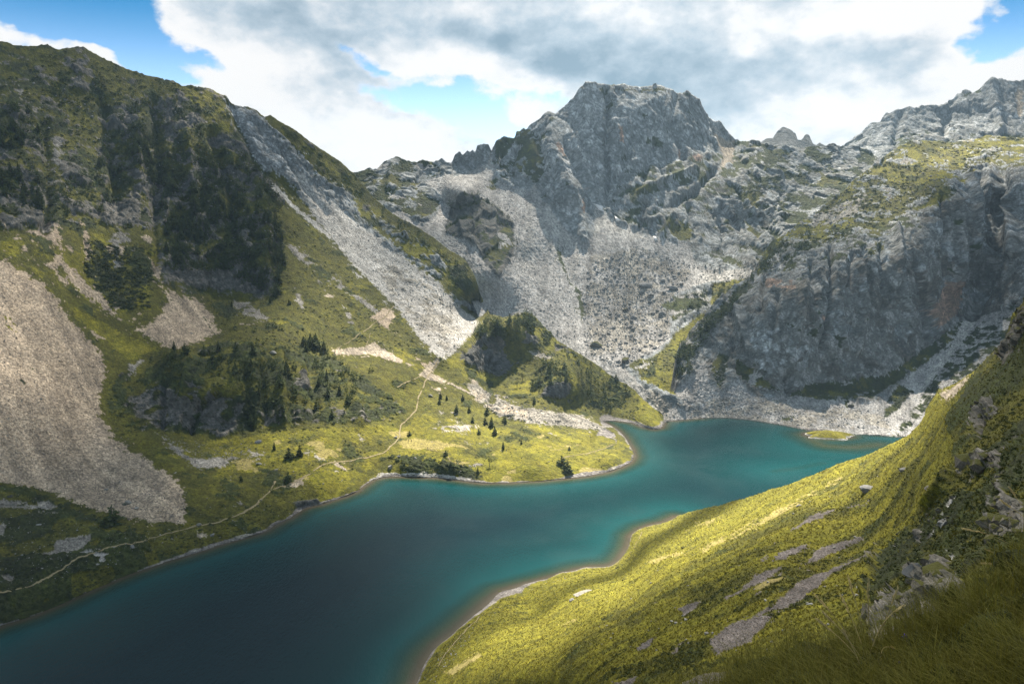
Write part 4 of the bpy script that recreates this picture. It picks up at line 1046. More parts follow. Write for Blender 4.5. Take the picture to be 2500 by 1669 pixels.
GF = [
    ('grass_y', [(900, 1800), (900, 1400), (1500, 1100), (2260, 1000), (2260, 1060), (2000, 1200), (1700, 1360), (1500, 1500), (1300, 1669), (1200, 1800)], 1, -.22),
    ('m_moss', [(2157, 1341), (2280, 1230), (2336, 1150), (2300, 1000), (2420, 840), (2480, 740), (2720, 500), (2720, 1500), (2480, 1420), (2371, 1440), (2264, 1400), (2157, 1490), (2110, 1455)]),
    ('m_dark', [(2157, 1341), (2260, 1270), (2336, 1190), (2407, 1198), (2371, 1359), (2264, 1373), (2157, 1480), (2114, 1448)], 1, -.25),
    ('grass_y', [(2230, 1060), (2262, 1000), (2300, 960), (2330, 945), (2380, 930), (2330, 1000), (2270, 1060)], .8, -.2),
    ('scree_t', [(2290, 960), (2345, 925), (2372, 912), (2350, 950), (2310, 985)], .8, -.1),
    ('rock_w', [(2360, 1010), (2420, 960), (2440, 1000), (2400, 1040), (2380, 1090)], 1, .0), ('rock_w', [(2430, 870), (2470, 780), (2500, 740), (2520, 800), (2450, 900)], 1, -.1), ('rock_w', [(2371, 1105), (2452, 1100), (2440, 1140), (2386, 1143)], .8, -.25),
    ('rock_w', [(2404, 1207), (2423, 1196), (2420, 1232), (2404, 1243)], .5), ('rock_w', [(2457, 1205), (2520, 1240), (2520, 1300), (2475, 1315), (2425, 1325), (2421, 1259), (2450, 1266)], .8, -.35), ('rock_w', [(2430, 1150), (2450, 1140), (2450, 1210), (2432, 1200)], .5),
    ('rock_w', [(2212, 1380), (2229, 1371), (2270, 1400), (2273, 1425), (2246, 1432), (2216, 1407)], .5),
    ('rock_w', [(2275, 1386), (2329, 1373), (2359, 1430), (2330, 1495), (2240, 1545), (2143, 1600), (2130, 1516), (2157, 1493), (2211, 1466), (2265, 1432)], .8, -.4),
    ('rock_w', [(2240, 1300), (2262, 1295), (2250, 1330), (2236, 1325)], .5), ('rock_w', [(2300, 1270), (2318, 1275), (2310, 1292)], .5), ('rock_w', [(2150, 1335), (2158, 1340), (2140, 1400), (2135, 1385)], .4), ('rock_w', [(2262, 1190), (2280, 1180), (2268, 1215)], .5), ('rock_w', [(2340, 1150), (2362, 1138), (2348, 1172)], .5),
    ('gravel', [(1979, 1252), (2050, 1234), (2029, 1255), (1961, 1284), (1925, 1300)], .6), ('gravel', [(2064, 1238), (2132, 1216), (2114, 1227), (2071, 1243)], .5), ('gravel', [(1882, 1365), (1900, 1345), (1975, 1320), (1971, 1338), (1921, 1361)], .5),
    ('gravel', [(1840, 1372), (1880, 1348), (1870, 1362), (1838, 1378)], .5), ('gravel', [(1954, 1386), (1993, 1338), (2107, 1302), (2104, 1320), (2036, 1352), (1964, 1382)], .6), ('gravel', [(1764, 1456), (1804, 1438), (1839, 1405), (1918, 1373), (1907, 1395), (1857, 1423), (1811, 1447), (1771, 1470)], .6),
    ('gravel', [(1650, 1482), (1721, 1459), (1700, 1486), (1671, 1507)], .5), ('gravel', [(1911, 1454), (1957, 1411), (2029, 1382), (2121, 1345), (2118, 1357), (2036, 1397), (2000, 1432), (1946, 1479), (1857, 1504), (1821, 1511)], .6),
    ('gravel', [(1729, 1557), (1780, 1520), (1857, 1500), (1893, 1502), (1832, 1568), (1750, 1597), (1729, 1568)], .7), ('gravel', [(1654, 1668), (1714, 1641), (1796, 1634), (1750, 1680)], .6), ('gravel', [(1550, 1579), (1618, 1538), (1579, 1586), (1557, 1593)], .6), ('gravel', [(1490, 1669), (1564, 1645), (1536, 1680)], .6),
    ('gravel', [(1600, 1590), (1680, 1560), (1650, 1600)], .7, .05), ('gravel', [(1860, 1330), (1910, 1310), (1890, 1330)], .6, .0),
    ('meadow', [(1664, 1291), (1768, 1254), (1740, 1281)], .8, -.1), ('meadow', [(1571, 1373), (1611, 1354), (1700, 1336), (1664, 1359), (1579, 1379)], .8, -.15), ('meadow', [(1700, 1340), (1900, 1240), (2050, 1160), (2060, 1168), (1900, 1262), (1720, 1352)], .8, -.05), ('meadow', [(1080, 1640), (1170, 1590), (1180, 1600), (1100, 1650)], .6), ('meadow', [(1360, 1525), (1420, 1500), (1415, 1512), (1370, 1530)], .6),
    ('meadow', [(1500, 1330), (1510, 1345), (1480, 1380), (1475, 1376)], .3),
]
build_layer('hillside', top_fg, bot_fg, 945, 2690, 2.8, 250, ctl_fg, GF, 'm_slope', M_NEAR, lam=11, jag=(0.8, 9), rock=((9, .10), (4, .22), (1.7, .26), (.8, .26)), stretch=1.0, grass=((18, .02), (3, .05), (.9, .10), (.45, .13)), scree=((5, .03), (1.0, .05), (.45, .16)), beach=0.7, backk=0.05, smooth=7, fall=(-0.78, 0.62),
            creases=[([(2395, 1010), (2385, 1060)], 8, 3), ([(2157, 1345), (2112, 1450)], 6, -1.2), ([(2336, 1160), (2270, 1240)], 6, -1.0)])

# ---- 6. the grassy bank in front of the camera
top_bank = [(1500, 1800), (1600, 1725), (1700, 1690), (1820, 1655), (1900, 1640), (2000, 1612), (2080, 1592), (2157, 1588), (2264, 1537), (2336, 1495), (2371, 1440), (2425, 1395), (2500, 1345), (2600, 1280), (2760, 1190)]
build_layer('grassy_bank', top_bank, [(1500, 2100), (2760, 2100)], 1560, 2720, 5.0, 100, [(x, y, slope_y(x, y, 0.8, 2.1)) for x, y in [(1600, 1740), (1800, 1680), (2000, 1620), (2160, 1595), (2336, 1500), (2500, 1350), (2700, 1230), (2000, 1760), (2300, 1700), (2500, 1600), (2700, 1500), (2600, 1800)]],
            [('m_moss', [(1500, 1000), (2800, 1000), (2800, 1900), (1500, 1900)])], 'grass_d', M_BANK, lam=.7, rock=((.5, .05), (.3, .1)), stretch=1, grass=((.8, .12), (.25, .15)), scree=((.3, .1), (.1, .1)), beach=0, shore_fade=False)

# ---- base sheet under everything
base = mesh_np('ground', [(-9000, -9000, -40), (9000, -9000, -40), (9000, 9000, -40), (-9000, 9000, -40)], [(0, 1, 2, 3)], plain_material('base_soil', (.08, .08, .05), scale=40))
tag(link('ground', base), kind='structure')


# ---- lake
def shore_plan(items):
    q = np.array(items, float)
    return project(q[:, 0], q[:, 1], y_at_z(q[:, 0], q[:, 1], 0.0))[:, :2]


ISL = shore_plan([(2035, 1072)])[0] + np.array([0, 11.0])
ISL_R = np.array([17.0, 11.0])


def lake_material():
    m, nt, out = new_mat('lake_water')
    bs = nt.new('ShaderNodeBsdfPrincipled')
    nt.l.new(bs.outputs[0], out.inputs[0])
    at = nt.new('ShaderNodeAttribute', attribute_name='depth')
    pos = nt.new('ShaderNodeNewGeometry').outputs['Position']
    n = nt.noise(pos, 0.05, 4.0, 0.6)
    d = nt.math('ADD', at.outputs['Fac'], nt.math('MULTIPLY_ADD', n, 3.0, -1.5))
    ramp = nt.new('ShaderNodeValToRGB')
    nt.l.new(nt.math('DIVIDE', d, 60.0, clamp=True), ramp.inputs[0])
    cr = ramp.color_ramp
    cr.elements[0].position = 0.0
    cr.elements[0].color = (.080, .066, .046, 1)
    cr.elements[1].position = 1.0
    cr.elements[1].color = (.0022, .0165, .0215, 1)
    for p, c in ((0.03, (.050, .044, .028, 1)), (0.065, (.028, .042, .024, 1)), (0.12, (.009, .036, .030, 1)), (0.20, (.0048, .049, .052, 1)), (0.48, (.003, .030, .033, 1))):
        e = cr.elements.new(p)
        e.color = c
    nt.l.new(ramp.outputs[0], bs.inputs['Base Color'])
    wp = nt.noise(pos, 0.018, 3.0, 0.6, 0.4)
    nt.l.new(nt.smooth(wp, 0.35, 0.65, 0.08, 0.19), bs.inputs['Roughness'])
    bs.inputs['IOR'].default_value = 1.33
    bs.inputs['Specular IOR Level'].default_value = 0.2
    st = nt.new('ShaderNodeMapping')
    nt.l.new(pos, st.inputs['Vector'])
    st.inputs['Rotation'].default_value = (0, 0, 0.5)
    st.inputs['Scale'].default_value = (1.0, 0.45, 1.0)
    w1 = nt.noise(st.outputs[0], 0.8, 4.0, 0.65)
    w2 = nt.noise(st.outputs[0], 0.07, 3.0, 0.6)
    bp = nt.new('ShaderNodeBump')
    bp.inputs['Strength'].default_value = 0.5
    bp.inputs['Distance'].default_value = 0.42
    nt.l.new(nt.math('ADD', w1, nt.math('MULTIPLY', w2, 1.2)), bp.inputs['Height'])
    nt.l.new(bp.outputs[0], bs.inputs['Normal'])
    return m


gx, gy = np.meshgrid(np.arange(-360, 440, 3.0), np.arange(140, 720, 3.0))
lx, ly = gx.ravel(), gy.ravel()
dist = np.full(lx.shape, 1e9)
for s in (SH_WEST, SH_HILL, SH_RUBBLE, SH_NEAR):
    dist = np.minimum(dist, line_dist(lx, ly, shore_plan(s)))
de = line_dist(lx, ly, shore_plan(SH_EAST))
isl = np.hypot((lx - ISL[0]) / ISL_R[0], (ly - ISL[1]) / ISL_R[1])
di = np.maximum(isl - 1, 0) * 11
# shelf round the island and a broad shoal in front of it
shoal = shore_plan([(1960, 1062), (2010, 1088), (2080, 1092), (2150, 1085)])
ds = 3.0 + line_dist(lx, ly, shoal) * 0.45
shoal2 = shore_plan([(1890, 1150), (1960, 1140), (2010, 1130)])
ds2 = 9.0 + line_dist(lx, ly, shoal2) * 0.6
depth = np.minimum(np.minimum(dist, de * 1.5 + 4), np.minimum(di + 1, np.minimum(ds, ds2)))
nearbeach = line_dist(lx, ly, shore_plan([(1050, 1600), (1120, 1530), (1190, 1475)]))
depth = np.where(nearbeach < 26, np.minimum(depth, depth * (0.6 + 0.4 * np.clip(nearbeach / 26, 0, 1))), depth)
idx = np.arange(len(lx)).reshape(gx.shape)
F = np.stack([idx[:-1, :-1], idx[:-1, 1:], idx[1:, 1:], idx[1:, :-1]], -1).reshape(-1, 4)
LAKE_V = np.stack([lx, ly, 0 * lx], 1)
tag(link('lake', mesh_np('lake', LAKE_V, F, lake_material(), True, {'depth': depth})), kind='structure')

# island: a low grassy hump with a stony rim
th, rr = np.meshgrid(np.linspace(0, 2 * math.pi, 72, endpoint=False), np.linspace(0.02, 1.25, 22))
wob_ = 1 + 0.22 * np.sin(2 * th + .7) * np.cos(3 * th) + 0.10 * np.sin(5 * th + 2) + 0.06 * np.sin(9 * th)
q = np.stack([(np.cos(th) * rr * wob_).ravel(), (np.sin(th) * rr * wob_).ravel()], 1)
iv = np.stack([ISL[0] + q[:, 0] * ISL_R[0], ISL[1] + q[:, 1] * ISL_R[1], 0 * q[:, 0]], 1)
prof = 3.4 * np.clip(1 - rr.ravel() ** 2, -0.6, 1) ** 1
iv[:, 2] = prof + 0.35 * fbm(iv, 5, 3) * np.clip(1.2 - rr.ravel(), 0, 1)
k = np.arange(22 * 72).reshape(22, 72)
kf = np.stack([k[:-1], np.roll(k[:-1], -1, 1), np.roll(k[1:], -1, 1), k[1:]], -1).reshape(-1, 4)
ic = np.where((iv[:, 2:3] > 0.55 + 0.5 * fbm(iv, 4, 2, seed=4)[:, None]), CA[CI['grass_y']][None], CA[CI['scree_l']][None]) * (1 + 0.2 * rng.normal(size=(len(iv), 1)))
ik = np.where(iv[:, 2:3] > 0.6, np.array([[0, 0, 1.0]]), np.array([[0, 1.0, 0]]))
tag(link('island', mesh_np('island', iv, kf, M_MID, True, {'cover': ic, 'kinds': ik})), kind='structure')

# ---- added cloud deck, unseen, its gaps shaped to give the wanted light and shade
LIT = [
    (400, 400, 420, 260, 0, .20), (2250, 1330, 300, 260, 0, .34), (2300, 1600, 350, 160, 0, .36), (1750, 1560, 300, 120, -20, .12), (400, 560, 330, 160, 0, .2),
    # x, y, rx, ry, rotation, amount of sun let through
    (100, 880, 210, 150, -20, .92), (300, 835, 170, 70, 25, .92), (470, 850, 110, 60, 0, .85), (60, 1000, 170, 80, 0, .35), (240, 1000, 150, 100, 0, .2), (60, 720, 160, 90, 20, .35),
    (515, 245, 55, 50, 40, .9), (690, 465, 60, 40, 40, .95), (740, 500, 70, 30, 40, .55), (770, 370, 120, 30, 40, .35), (900, 600, 160, 40, 35, .25), (1085, 770, 120, 70, 40, .7), (860, 740, 160, 60, 40, .30), (950, 850, 150, 60, 20, .45), (730, 830, 120, 40, 10, .35),
    (1030, 1090, 330, 80, 0, .95), (1390, 1105, 200, 70, 0, .95), (760, 1060, 190, 70, 0, .75), (1210, 1010, 220, 50, 10, .85), (700, 940, 170, 70, 0, .30), (560, 1170, 140, 60, 0, .40), (800, 1180, 100, 50, 0, .7), (1440, 930, 140, 80, 20, .65), (1590, 1015, 70, 40, 0, .8), (1660, 985, 50, 50, 0, .85), (1210, 820, 80, 60, 0, .35),
    (1180, 1610, 170, 60, -35, .75), (1350, 1500, 180, 80, -30, .95), (1560, 1390, 190, 80, -28, 1.0), (1760, 1290, 190, 60, -26, 1.0), (1960, 1205, 170, 40, -24, 1.0), (2150, 1115, 130, 30, -28, .95), (2270, 1030, 80, 30, -45, .75), (2350, 930, 60, 40, -40, .5), (1080, 1640, 110, 60, -40, .35),
    (2190, 410, 260, 90, -20, .85), (2420, 370, 120, 70, 0, .8), (2000, 540, 130, 50, -35, .65), (1740, 740, 70, 90, 35, .65), (1780, 680, 90, 30, 0, .95), (1640, 850, 80, 40, -40, .55), (2250, 960, 80, 60, 0, .35),
    (1500, 740, 300, 200, 0, .26), (1300, 620, 160, 160, 0, .2), (1560, 350, 340, 180, 0, .62), (1450, 330, 80, 140, 0, .5), (1000, 460, 200, 100, 0, .5), (1950, 420, 260, 90, 0, .5), (1800, 520, 200, 100, 0, .5), (2100, 700, 250, 150, 0, .2), (2350, 270, 350, 70, 0, .25), (2100, 980, 160, 60, 0, .08),
    (1850, 1140, 360, 80, -8, .85), (1500, 1240, 360, 110, -10, .8), (1250, 1330, 300, 130, -15, .55), (1100, 1220, 280, 70, 0, .5),
]
DECK_Z = 1500.0


def lit_at(x, y):
    T = np.full(len(x), 0.10)
    for (cx, cy, rx, ry, rot, a) in LIT:
        c, s = math.cos(math.radians(rot)), math.sin(math.radians(rot))
        dx, dy = x - cx, y - cy
        r2 = ((dx * c + dy * s) / rx) ** 2 + ((-dx * s + dy * c) / ry) ** 2
        T = 1 - (1 - T) * (1 - a * np.exp(-r2 ** 1.4 * 0.9))
    return np.clip(T, 0, 1)


def frame_xy(P):
    dyc = P[:, 1]
    zc = P[:, 2] - CAM_Z
    f = dyc * math.cos(PITCH) - zc * math.sin(PITCH)
    up = dyc * math.sin(PITCH) + zc * math.cos(PITCH)
    return CX + FPX * P[:, 0] / f, CY - FPX * up / f


pts, wts, tv = [], [], []
for nm, L in LAYERS.items():
    sel = slice(None, None, 3)
    P, N = L['P'][sel], L['N'][sel]
    w = np.clip(N @ SUN, 0.02, 1)
    pts.append(P)
    wts.append(w)
    tv.append(lit_at(L['x'][sel], L['y'][sel]))
fx, fy = frame_xy(LAKE_V)
ok = (fx > -200) & (fx < 2600) & (fy < 1750)
pts.append(LAKE_V[ok])
wts.append(np.full(ok.sum(), 9.0))
tl_ = lit_at(fx[ok], fy[ok])
tv.append(tl_ * (0.12 + 0.88 / (1 + np.exp(-((fx[ok] - 760) - 1.1 * (fy[ok] - 1330)) / 140))))  # deck made denser over the lake's near left, to darken the water
pts, wts, tv = np.concatenate(pts), np.concatenate(wts), np.concatenate(tv)
Q = pts[:, :2] + SUN[None, :2] / SUN[2] * (DECK_Z - pts[:, 2:3])
CELL = 12.0
q0 = Q.min(0) - 500
nx, ny = (np.ceil((Q.max(0) + 500 - q0) / CELL)).astype(int)
ii = ((Q - q0) / CELL).astype(int)
lin = ii[:, 1] * nx + ii[:, 0]
num = np.bincount(lin, wts * tv, nx * ny).reshape(ny, nx)
den = np.bincount(lin, wts, nx * ny).reshape(ny, nx)
den = np.minimum(den, 1e9)


cellT = np.where(den > 0, num / np.maximum(den, 1e-9), 0)
m1 = (den > 0).astype(float)
a, b = gblur(cellT * m1, 1.1), gblur(m1, 1.1)
a2, b2 = gblur(cellT * m1, 6), gblur(m1, 6)
a3, b3 = gblur(cellT * m1, 22), gblur(m1, 22)
T = (a + 0.02 * a2 + 1e-4 * a3 + 1e-7 * 0.4) / (b + 0.02 * b2 + 1e-4 * b3 + 1e-7)
T = np.clip(T, 0.02, 1.0)
DX, DY = np.meshgrid(q0[0] + (np.arange(nx) + .5) * CELL, q0[1] + (np.arange(ny) + .5) * CELL)
flatp = np.stack([DX.ravel(), DY.ravel(), 0 * DX.ravel()], 1)
T = np.clip(T + 0.10 * fbm(flatp, 90, 4, 0.6, seed=9).reshape(ny, nx) * (1 - np.abs(2 * T - 1)), 0.0, 1.0)
alpha = 1 - np.sqrt(T)
edge = np.minimum(np.minimum(np.arange(nx)[None], np.arange(nx)[None][:, ::-1]), np.minimum(np.arange(ny)[:, None], np.arange(ny)[::-1, None]))
alpha *= np.clip(edge / 25.0, 0, 1)
thick = 8 + 70 * alpha * (1 + 0.6 * fbm(flatp, 60, 3, seed=3).reshape(ny, nx))
low = DECK_Z - 14 * alpha * (1 + fbm(flatp, 45, 3, seed=6).reshape(ny, nx))
bottom = np.stack([DX, DY, low], -1)
top = bottom + (SUN / SUN[2])[None, None] * thick[..., None]
V = np.concatenate([bottom.reshape(-1, 3), top.reshape(-1, 3)])
k = np.arange(nx * ny).reshape(ny, nx)
fb = np.stack([k[:-1, :-1], k[1:, :-1], k[1:, 1:], k[:-1, 1:]], -1).reshape(-1, 4)
keep = alpha.ravel()[fb].max(1) > 0.01
fb = fb[keep]
F = np.concatenate([fb, fb[:, ::-1] + nx * ny])
cm, nt, out = new_mat('shade_cloud_vapour')
tr = nt.new('ShaderNodeBsdfTransparent')
tl = nt.new('ShaderNodeBsdfTranslucent')
tl.inputs['Color'].default_value = (.45, .48, .52, 1)
df = nt.new('ShaderNodeBsdfDiffuse')
df.inputs['Color'].default_value = (.45, .48, .52, 1)
m1_ = nt.new('ShaderNodeMixShader')
m1_.inputs[0].default_value = 0.78
nt.l.new(tl.outputs[0], m1_.inputs[1])
nt.l.new(df.outputs[0], m1_.inputs[2])
m2_ = nt.new('ShaderNodeMixShader')
nt.l.new(nt.new('ShaderNodeAttribute', attribute_name='shade_density').outputs['Fac'], m2_.inputs[0])
nt.l.new(tr.outputs[0], m2_.inputs[1])
nt.l.new(m1_.outputs[0], m2_.inputs[2])
nt.l.new(m2_.outputs[0], out.inputs[0])
tag(link('shade_clouds', mesh_np('shade_clouds', V, F, cm, True, {'shade_density': np.concatenate([alpha.ravel(), alpha.ravel()])})), kind='stuff')

# ---- air
if HAZE_DENSITY > 0:
    hm, nt, out = new_mat('mountain_air')
    pv = nt.new('ShaderNodeVolumePrincipled')
    pv.inputs['Color'].default_value = (.52, .76, 1.0, 1)
    pv.inputs['Density'].default_value = HAZE_DENSITY
    pv.inputs['Anisotropy'].default_value = 0.2
    nt.l.new(pv.outputs[0], out.inputs['Volume'])
    zt = max(float(L['P'][:, 2].max()) for L in LAYERS.values()) + 25
    a0, a1, b0, b1, c0, c1 = -1900, 2100, -300, 2700, -41.5, zt
    hv = [(x, y, z) for z in (c0, c1) for y in (b0, b1) for x in (a0, a1)]
    hf = [(0, 2, 3, 1), (4, 5, 7, 6), (0, 1, 5, 4), (2, 6, 7, 3), (0, 4, 6, 2), (1, 3, 7, 5)]
    base_o = bpy.data.objects['ground']
    bm_ = base_o.data
    bm_.vertices.foreach_set('co', np.array([(-1890, -290, -40), (2090, -290, -40), (2090, 2690, -40), (-1890, 2690, -40)], np.float32).ravel())
    tag(link('haze', mesh_np('haze', hv, hf, hm, False)), kind='stuff')

# ------------------------------------------------------------------ plants
M_NEEDLE = plain_material('pine_needles', (.060, .076, .024), 0.8, 0.35, 1.2, 0.25)
M_LEAF = plain_material('birch_leaves', (.10, .105, .022), 0.8, 0.3, 1.2, 0.35)
M_BARK = plain_material('bark', (.07, .05, .04), 0.9, 0.3, 0.3)
M_SHRUB = plain_material('heath_shrub', (.036, .044, .012), 0.85, 0.35, 0.8, 0.2)
M_BLADE = plain_material('grass_blades', (.115, .108, .017), 0.7, 0.6, 0.12, 0.35)
M_DRY = plain_material('dry_stalk', (.52, .41, .20), 0.7, 0.25, 0.05, 0.3)
M_ROCK = plain_material('boulder_stone', (.20, .195, .19), 0.9, 0.35, 0.7)
M_PALE = plain_material('pale_stone', (.27, .255, .23), 0.9, 0.3, 0.7)
M_BROWN = plain_material('scree_stone', (.20, .165, .14), 0.9, 0.35, 0.5)
M_DARKROCK = plain_material('dark_stone', (.13, .12, .11), 0.9, 0.45, 0.35)


def pine_mesh(seed, slim=0.30, levels=9, arms=8, sub=2, ragged=0.25, base=0.10):
    """Crown of a mountain pine, 1 m tall: whorls of drooping sprays of needles, each a few leaf-sized faces."""
    r = random.Random(seed)
    V, F = [], []
    lean = (r.uniform(-.04, .04), r.uniform(-.04, .04))
    for k in range(levels):
        t = k / (levels - 1)
        h = base + (0.96 - base) * t
        rad = slim * (1 - t) ** 0.75 * (0.75 + 0.25 * min(1, t * 6)) + 0.03
        n = max(4, int(arms * (1 - 0.5 * t)))
        ph = r.random() * 6.28
        for i in range(n):
            a = ph + 6.283 * i / n + r.uniform(-.3, .3)
            L = rad * r.uniform(1 - ragged * 1.6, 1 + ragged)
            for s in range(sub):
                da = r.uniform(-.35, .35)
                c, sn = math.cos(a + da), math.sin(a + da)
                w = L * r.uniform(.30, .50)
                zz = h + r.uniform(-.04, .04)
                up = r.uniform(-.05, .07) - 0.10 * L
                p0 = (c * L * .08 + lean[0] * h, sn * L * .08 + lean[1] * h, zz + .03)
                p1 = (c * L * .65 - sn * w * .5, sn * L * .65 + c * w * .5, zz + up * .5 + r.uniform(-.03, .03))
                p2 = (c * L, sn * L, zz + up)
                p3 = (c * L * .65 + sn * w * .5, sn * L * .65 - c * w * .5, zz + up * .5 + r.uniform(-.03, .03))
                b = len(V)
                V += [p0, p1, p2, p3]
                F += [(b, b + 1, b + 2), (b, b + 2, b + 3)]
                if s == 0:
                    b = len(V)
                    V += [(p0[0], p0[1], zz + .05), (c * L * .8, sn * L * .8, zz + up + .08), (c * L * .7, sn * L * .7, zz + up - .06)]
                    F += [(b, b + 1, b + 2)]
    b = len(V)
    V += [(lean[0], lean[1], 1.03), (.03, 0, .9), (-.02, .03, .9), (-.02, -.03, .9)]
    F += [(b, b + 1, b + 2), (b, b + 2, b + 3), (b, b + 3, b + 1)]
    return np.array(V), np.array(F)


def leafy_mesh(seed, n=150):
    r = np.random.default_rng(seed)
    V, F = [], []
    cl = [(r.normal(0, .13), r.normal(0, .13), r.uniform(.35, .85), r.uniform(.12, .24)) for _ in range(8)]
    for i in range(n):
        c = cl[i % 8]
        d = r.normal(size=3)
        d /= np.linalg.norm(d)
        p = np.array(c[:3]) + d * c[3] * r.uniform(.5, 1)
        a, b2 = r.normal(size=3), r.normal(size=3)
        a *= .06 / np.linalg.norm(a)
        b2 *= .06 / np.linalg.norm(b2)
        b = len(V)
        V += [p - a, p + b2, p + a]
        F += [(b, b + 1, b + 2)]
    return np.array(V), np.array(F)


def trunk_mesh(seed):
    r = random.Random(seed)
    V, F = [], []
    rings = [(0, .035), (.15, .027), (.4, .02), (.7, .012), (.95, .004)]
    for i, (h, q) in enumerate(rings):
        for k in range(6):
            V.append((q * math.cos(k * 1.047) + .01 * math.sin(h * 6 + seed), q * math.sin(k * 1.047), h - (0.06 if i == 0 else 0)))
    for i in range(len(rings) - 1):
        for k in range(6):
            F.append((i * 6 + k, i * 6 + (k + 1) % 6, i * 6 + 6 + (k + 1) % 6, i * 6 + 6 + k))
    # two bare limbs
    for h, a, L in ((.22, r.random() * 6, .16), (.38, r.random() * 6, .14)):
        b = len(V)
        c, s = math.cos(a), math.sin(a)
        V += [(0, 0, h), (0, 0, h + .025), (c * L, s * L, h + .08), (c * L * .5 - s * .01, s * L * .5 + c * .01, h + .04)]
        F += [(b, b + 1, b + 2, b + 3)]
    return np.array(V), np.array(F)


CROWNS = [pine_mesh(1, .30, 10, 9, 2, .35), pine_mesh(2, .40, 9, 10, 2, .4, .06), pine_mesh(3, .24, 11, 8, 2, .3), pine_mesh(4, .50, 8, 11, 2, .45, .04), pine_mesh(5, .34, 9, 9, 2, .5, .12)]
CROWN_ME = [mesh_np('pine_crown', v, f, M_NEEDLE, False) for v, f in CROWNS] + [mesh_np('leafy_crown', *leafy_mesh(3), M_LEAF, False)]
TRUNK_ME = [mesh_np('tree_trunk', *trunk_mesh(i), M_BARK, True) for i in range(3)]
SIMPLE = [pine_mesh(20 + i, .26 + .08 * i, 6, 7, 1, .45, .05) for i in range(4)]

# trees: zone polygon in view, landform, how many, heights, group, label
TREES = []


def pick(layer, poly, n, ok=None, seed=0, mind=0.0):
    L = LAYERS[layer]
    m = in_poly(L['x'], L['y'], poly)
    if ok is not None:
        m &= np.isin(L['cls'], [CI[c] for c in ok])
    if poly is not None:
        m &= L['P'][:, 2] > 1.2
    ids = np.nonzero(m)[0]
    r = np.random.default_rng(seed)
    r.shuffle(ids)
    out, kept = [], np.zeros((0, 2))
    for i in ids:
        if len(out) >= n:
            break
        if mind:
            q = L['P'][i, :2]
            if len(kept) and np.min(np.abs(kept - q).sum(1)) < mind:
                continue
            kept = np.vstack([kept, q])
        out.append(i)
    return L, out


SHAPE = ('pointed', 'bushy', 'slender', 'broad', 'ragged')


def grow(layer, poly, n, h0, h1, group, label, seed, ok=None, types=(0, 1, 2, 3, 4), mind=3.2, clump=0.6):
    """Trees of one zone; most stand in clumps."""
    L, ids = pick(layer, poly, n * 6, ok, seed, 0.0)
    r = random.Random(seed)
    if len(ids):
        Pz = L['P'][ids]
        dens = fbm(Pz, 14, 2, seed=seed + 60) + 0.45 * np.random.default_rng(seed).normal(size=len(ids))
        order = np.argsort(-dens) if clump else np.arange(len(ids))
        kept, out = [], []
        for k in order:
            if len(out) >= n:
                break
            q = Pz[k, :2]
            if kept and min(abs(q[0] - a[0]) + abs(q[1] - a[1]) for a in kept[-400:]) < mind:
                continue
            kept.append(q)
            out.append(ids[k])
        ids = out
    for i in ids:
        TREES.append(dict(p=L['P'][i], h=r.uniform(h0, h1) * (1.15 if r.random() < .15 else 1), type=r.choice(types), rot=r.random() * 6.28, group=group, label=label, w=r.uniform(.85, 1.35), xy=(L['x'][i], L['y'][i])))


def nearest(layer, x, y):
    L = LAYERS[layer]
    i = int(np.argmin((L['x'] - x) ** 2 + (L['y'] - y) ** 2 + (0 if layer != 'mountain' else 0)))
    return L['P'][i], L['N'][i]


FOREST = 'pines of the dark forest on the mountain flank'
LF = 'dark mountain pine in the forest on the rocky mountain flank'
grow('mountain', [(-60, 250), (60, 262), (118, 330), (90, 360), (-60, 370)], 70, 6, 10, FOREST, LF, 1)
grow('mountain', [(-60, 375), (90, 425), (105, 515), (30, 500), (-60, 440)], 55, 6, 10, FOREST, LF, 2)
grow('mountain', [(118, 232), (180, 170), (300, 215), (390, 232), (480, 260), (560, 340), (500, 400), (380, 380), (300, 340), (200, 300)], 95, 4, 8, FOREST, LF, 3)
grow('mountain', [(250, 330), (390, 330), (390, 470), (330, 480), (240, 430)], 95, 6, 10, FOREST, LF, 4)
grow('mountain', [(400, 360), (520, 350), (600, 380), (650, 430), (690, 500), (690, 570), (600, 560), (520, 570), (420, 600), (390, 560), (400, 470)], 280, 6, 10.5, FOREST, LF, 5)
grow('mountain', [(400, 560), (520, 560), (600, 540), (690, 560), (695, 650), (660, 640), (560, 650), (500, 640), (430, 650), (395, 650)], 120, 6, 10, FOREST, LF, 6)
grow('mountain', [(530, 620), (690, 620), (680, 730), (600, 710), (560, 660)], 90, 6, 9.5, FOREST, LF, 7)
grow('mountain', [(395, 640), (560, 630), (560, 660), (430, 668)], 40, 5, 8, 'pines along the top of the low cliff band', 'dark pine on the rim of the low grey cliff band', 8)
grow('mountain', [(100, 440), (240, 420), (300, 480), (240, 520), (120, 540)], 60, 4, 7, FOREST, LF, 9)
grow('mountain', [(690, 340), (760, 390), (850, 460), (840, 480), (760, 430), (690, 360)], 16, 3.5, 6, 'small pines under the ridge', 'small pine on the grassy ridge under the sky', 10)
grow('mountain', [(930, 500), (1020, 560), (1120, 640), (1110, 660), (1000, 600), (930, 540)], 26, 3, 6, 'small pines on the rocky spur', 'small pine on the rocky spur beside the scree', 12)
KN, LK = 'pines on the rocky knoll', 'dark mountain pine on the rocky grassy knoll above the spit'
grow('mountain', [(395, 865), (460, 840), (470, 900), (400, 905)], 24, 3.5, 6.5, KN, LK, 20)
grow('mountain', [(480, 880), (560, 850), (620, 870), (700, 880), (690, 960), (600, 970), (500, 930)], 55, 3.5, 6.5, KN, LK, 21)
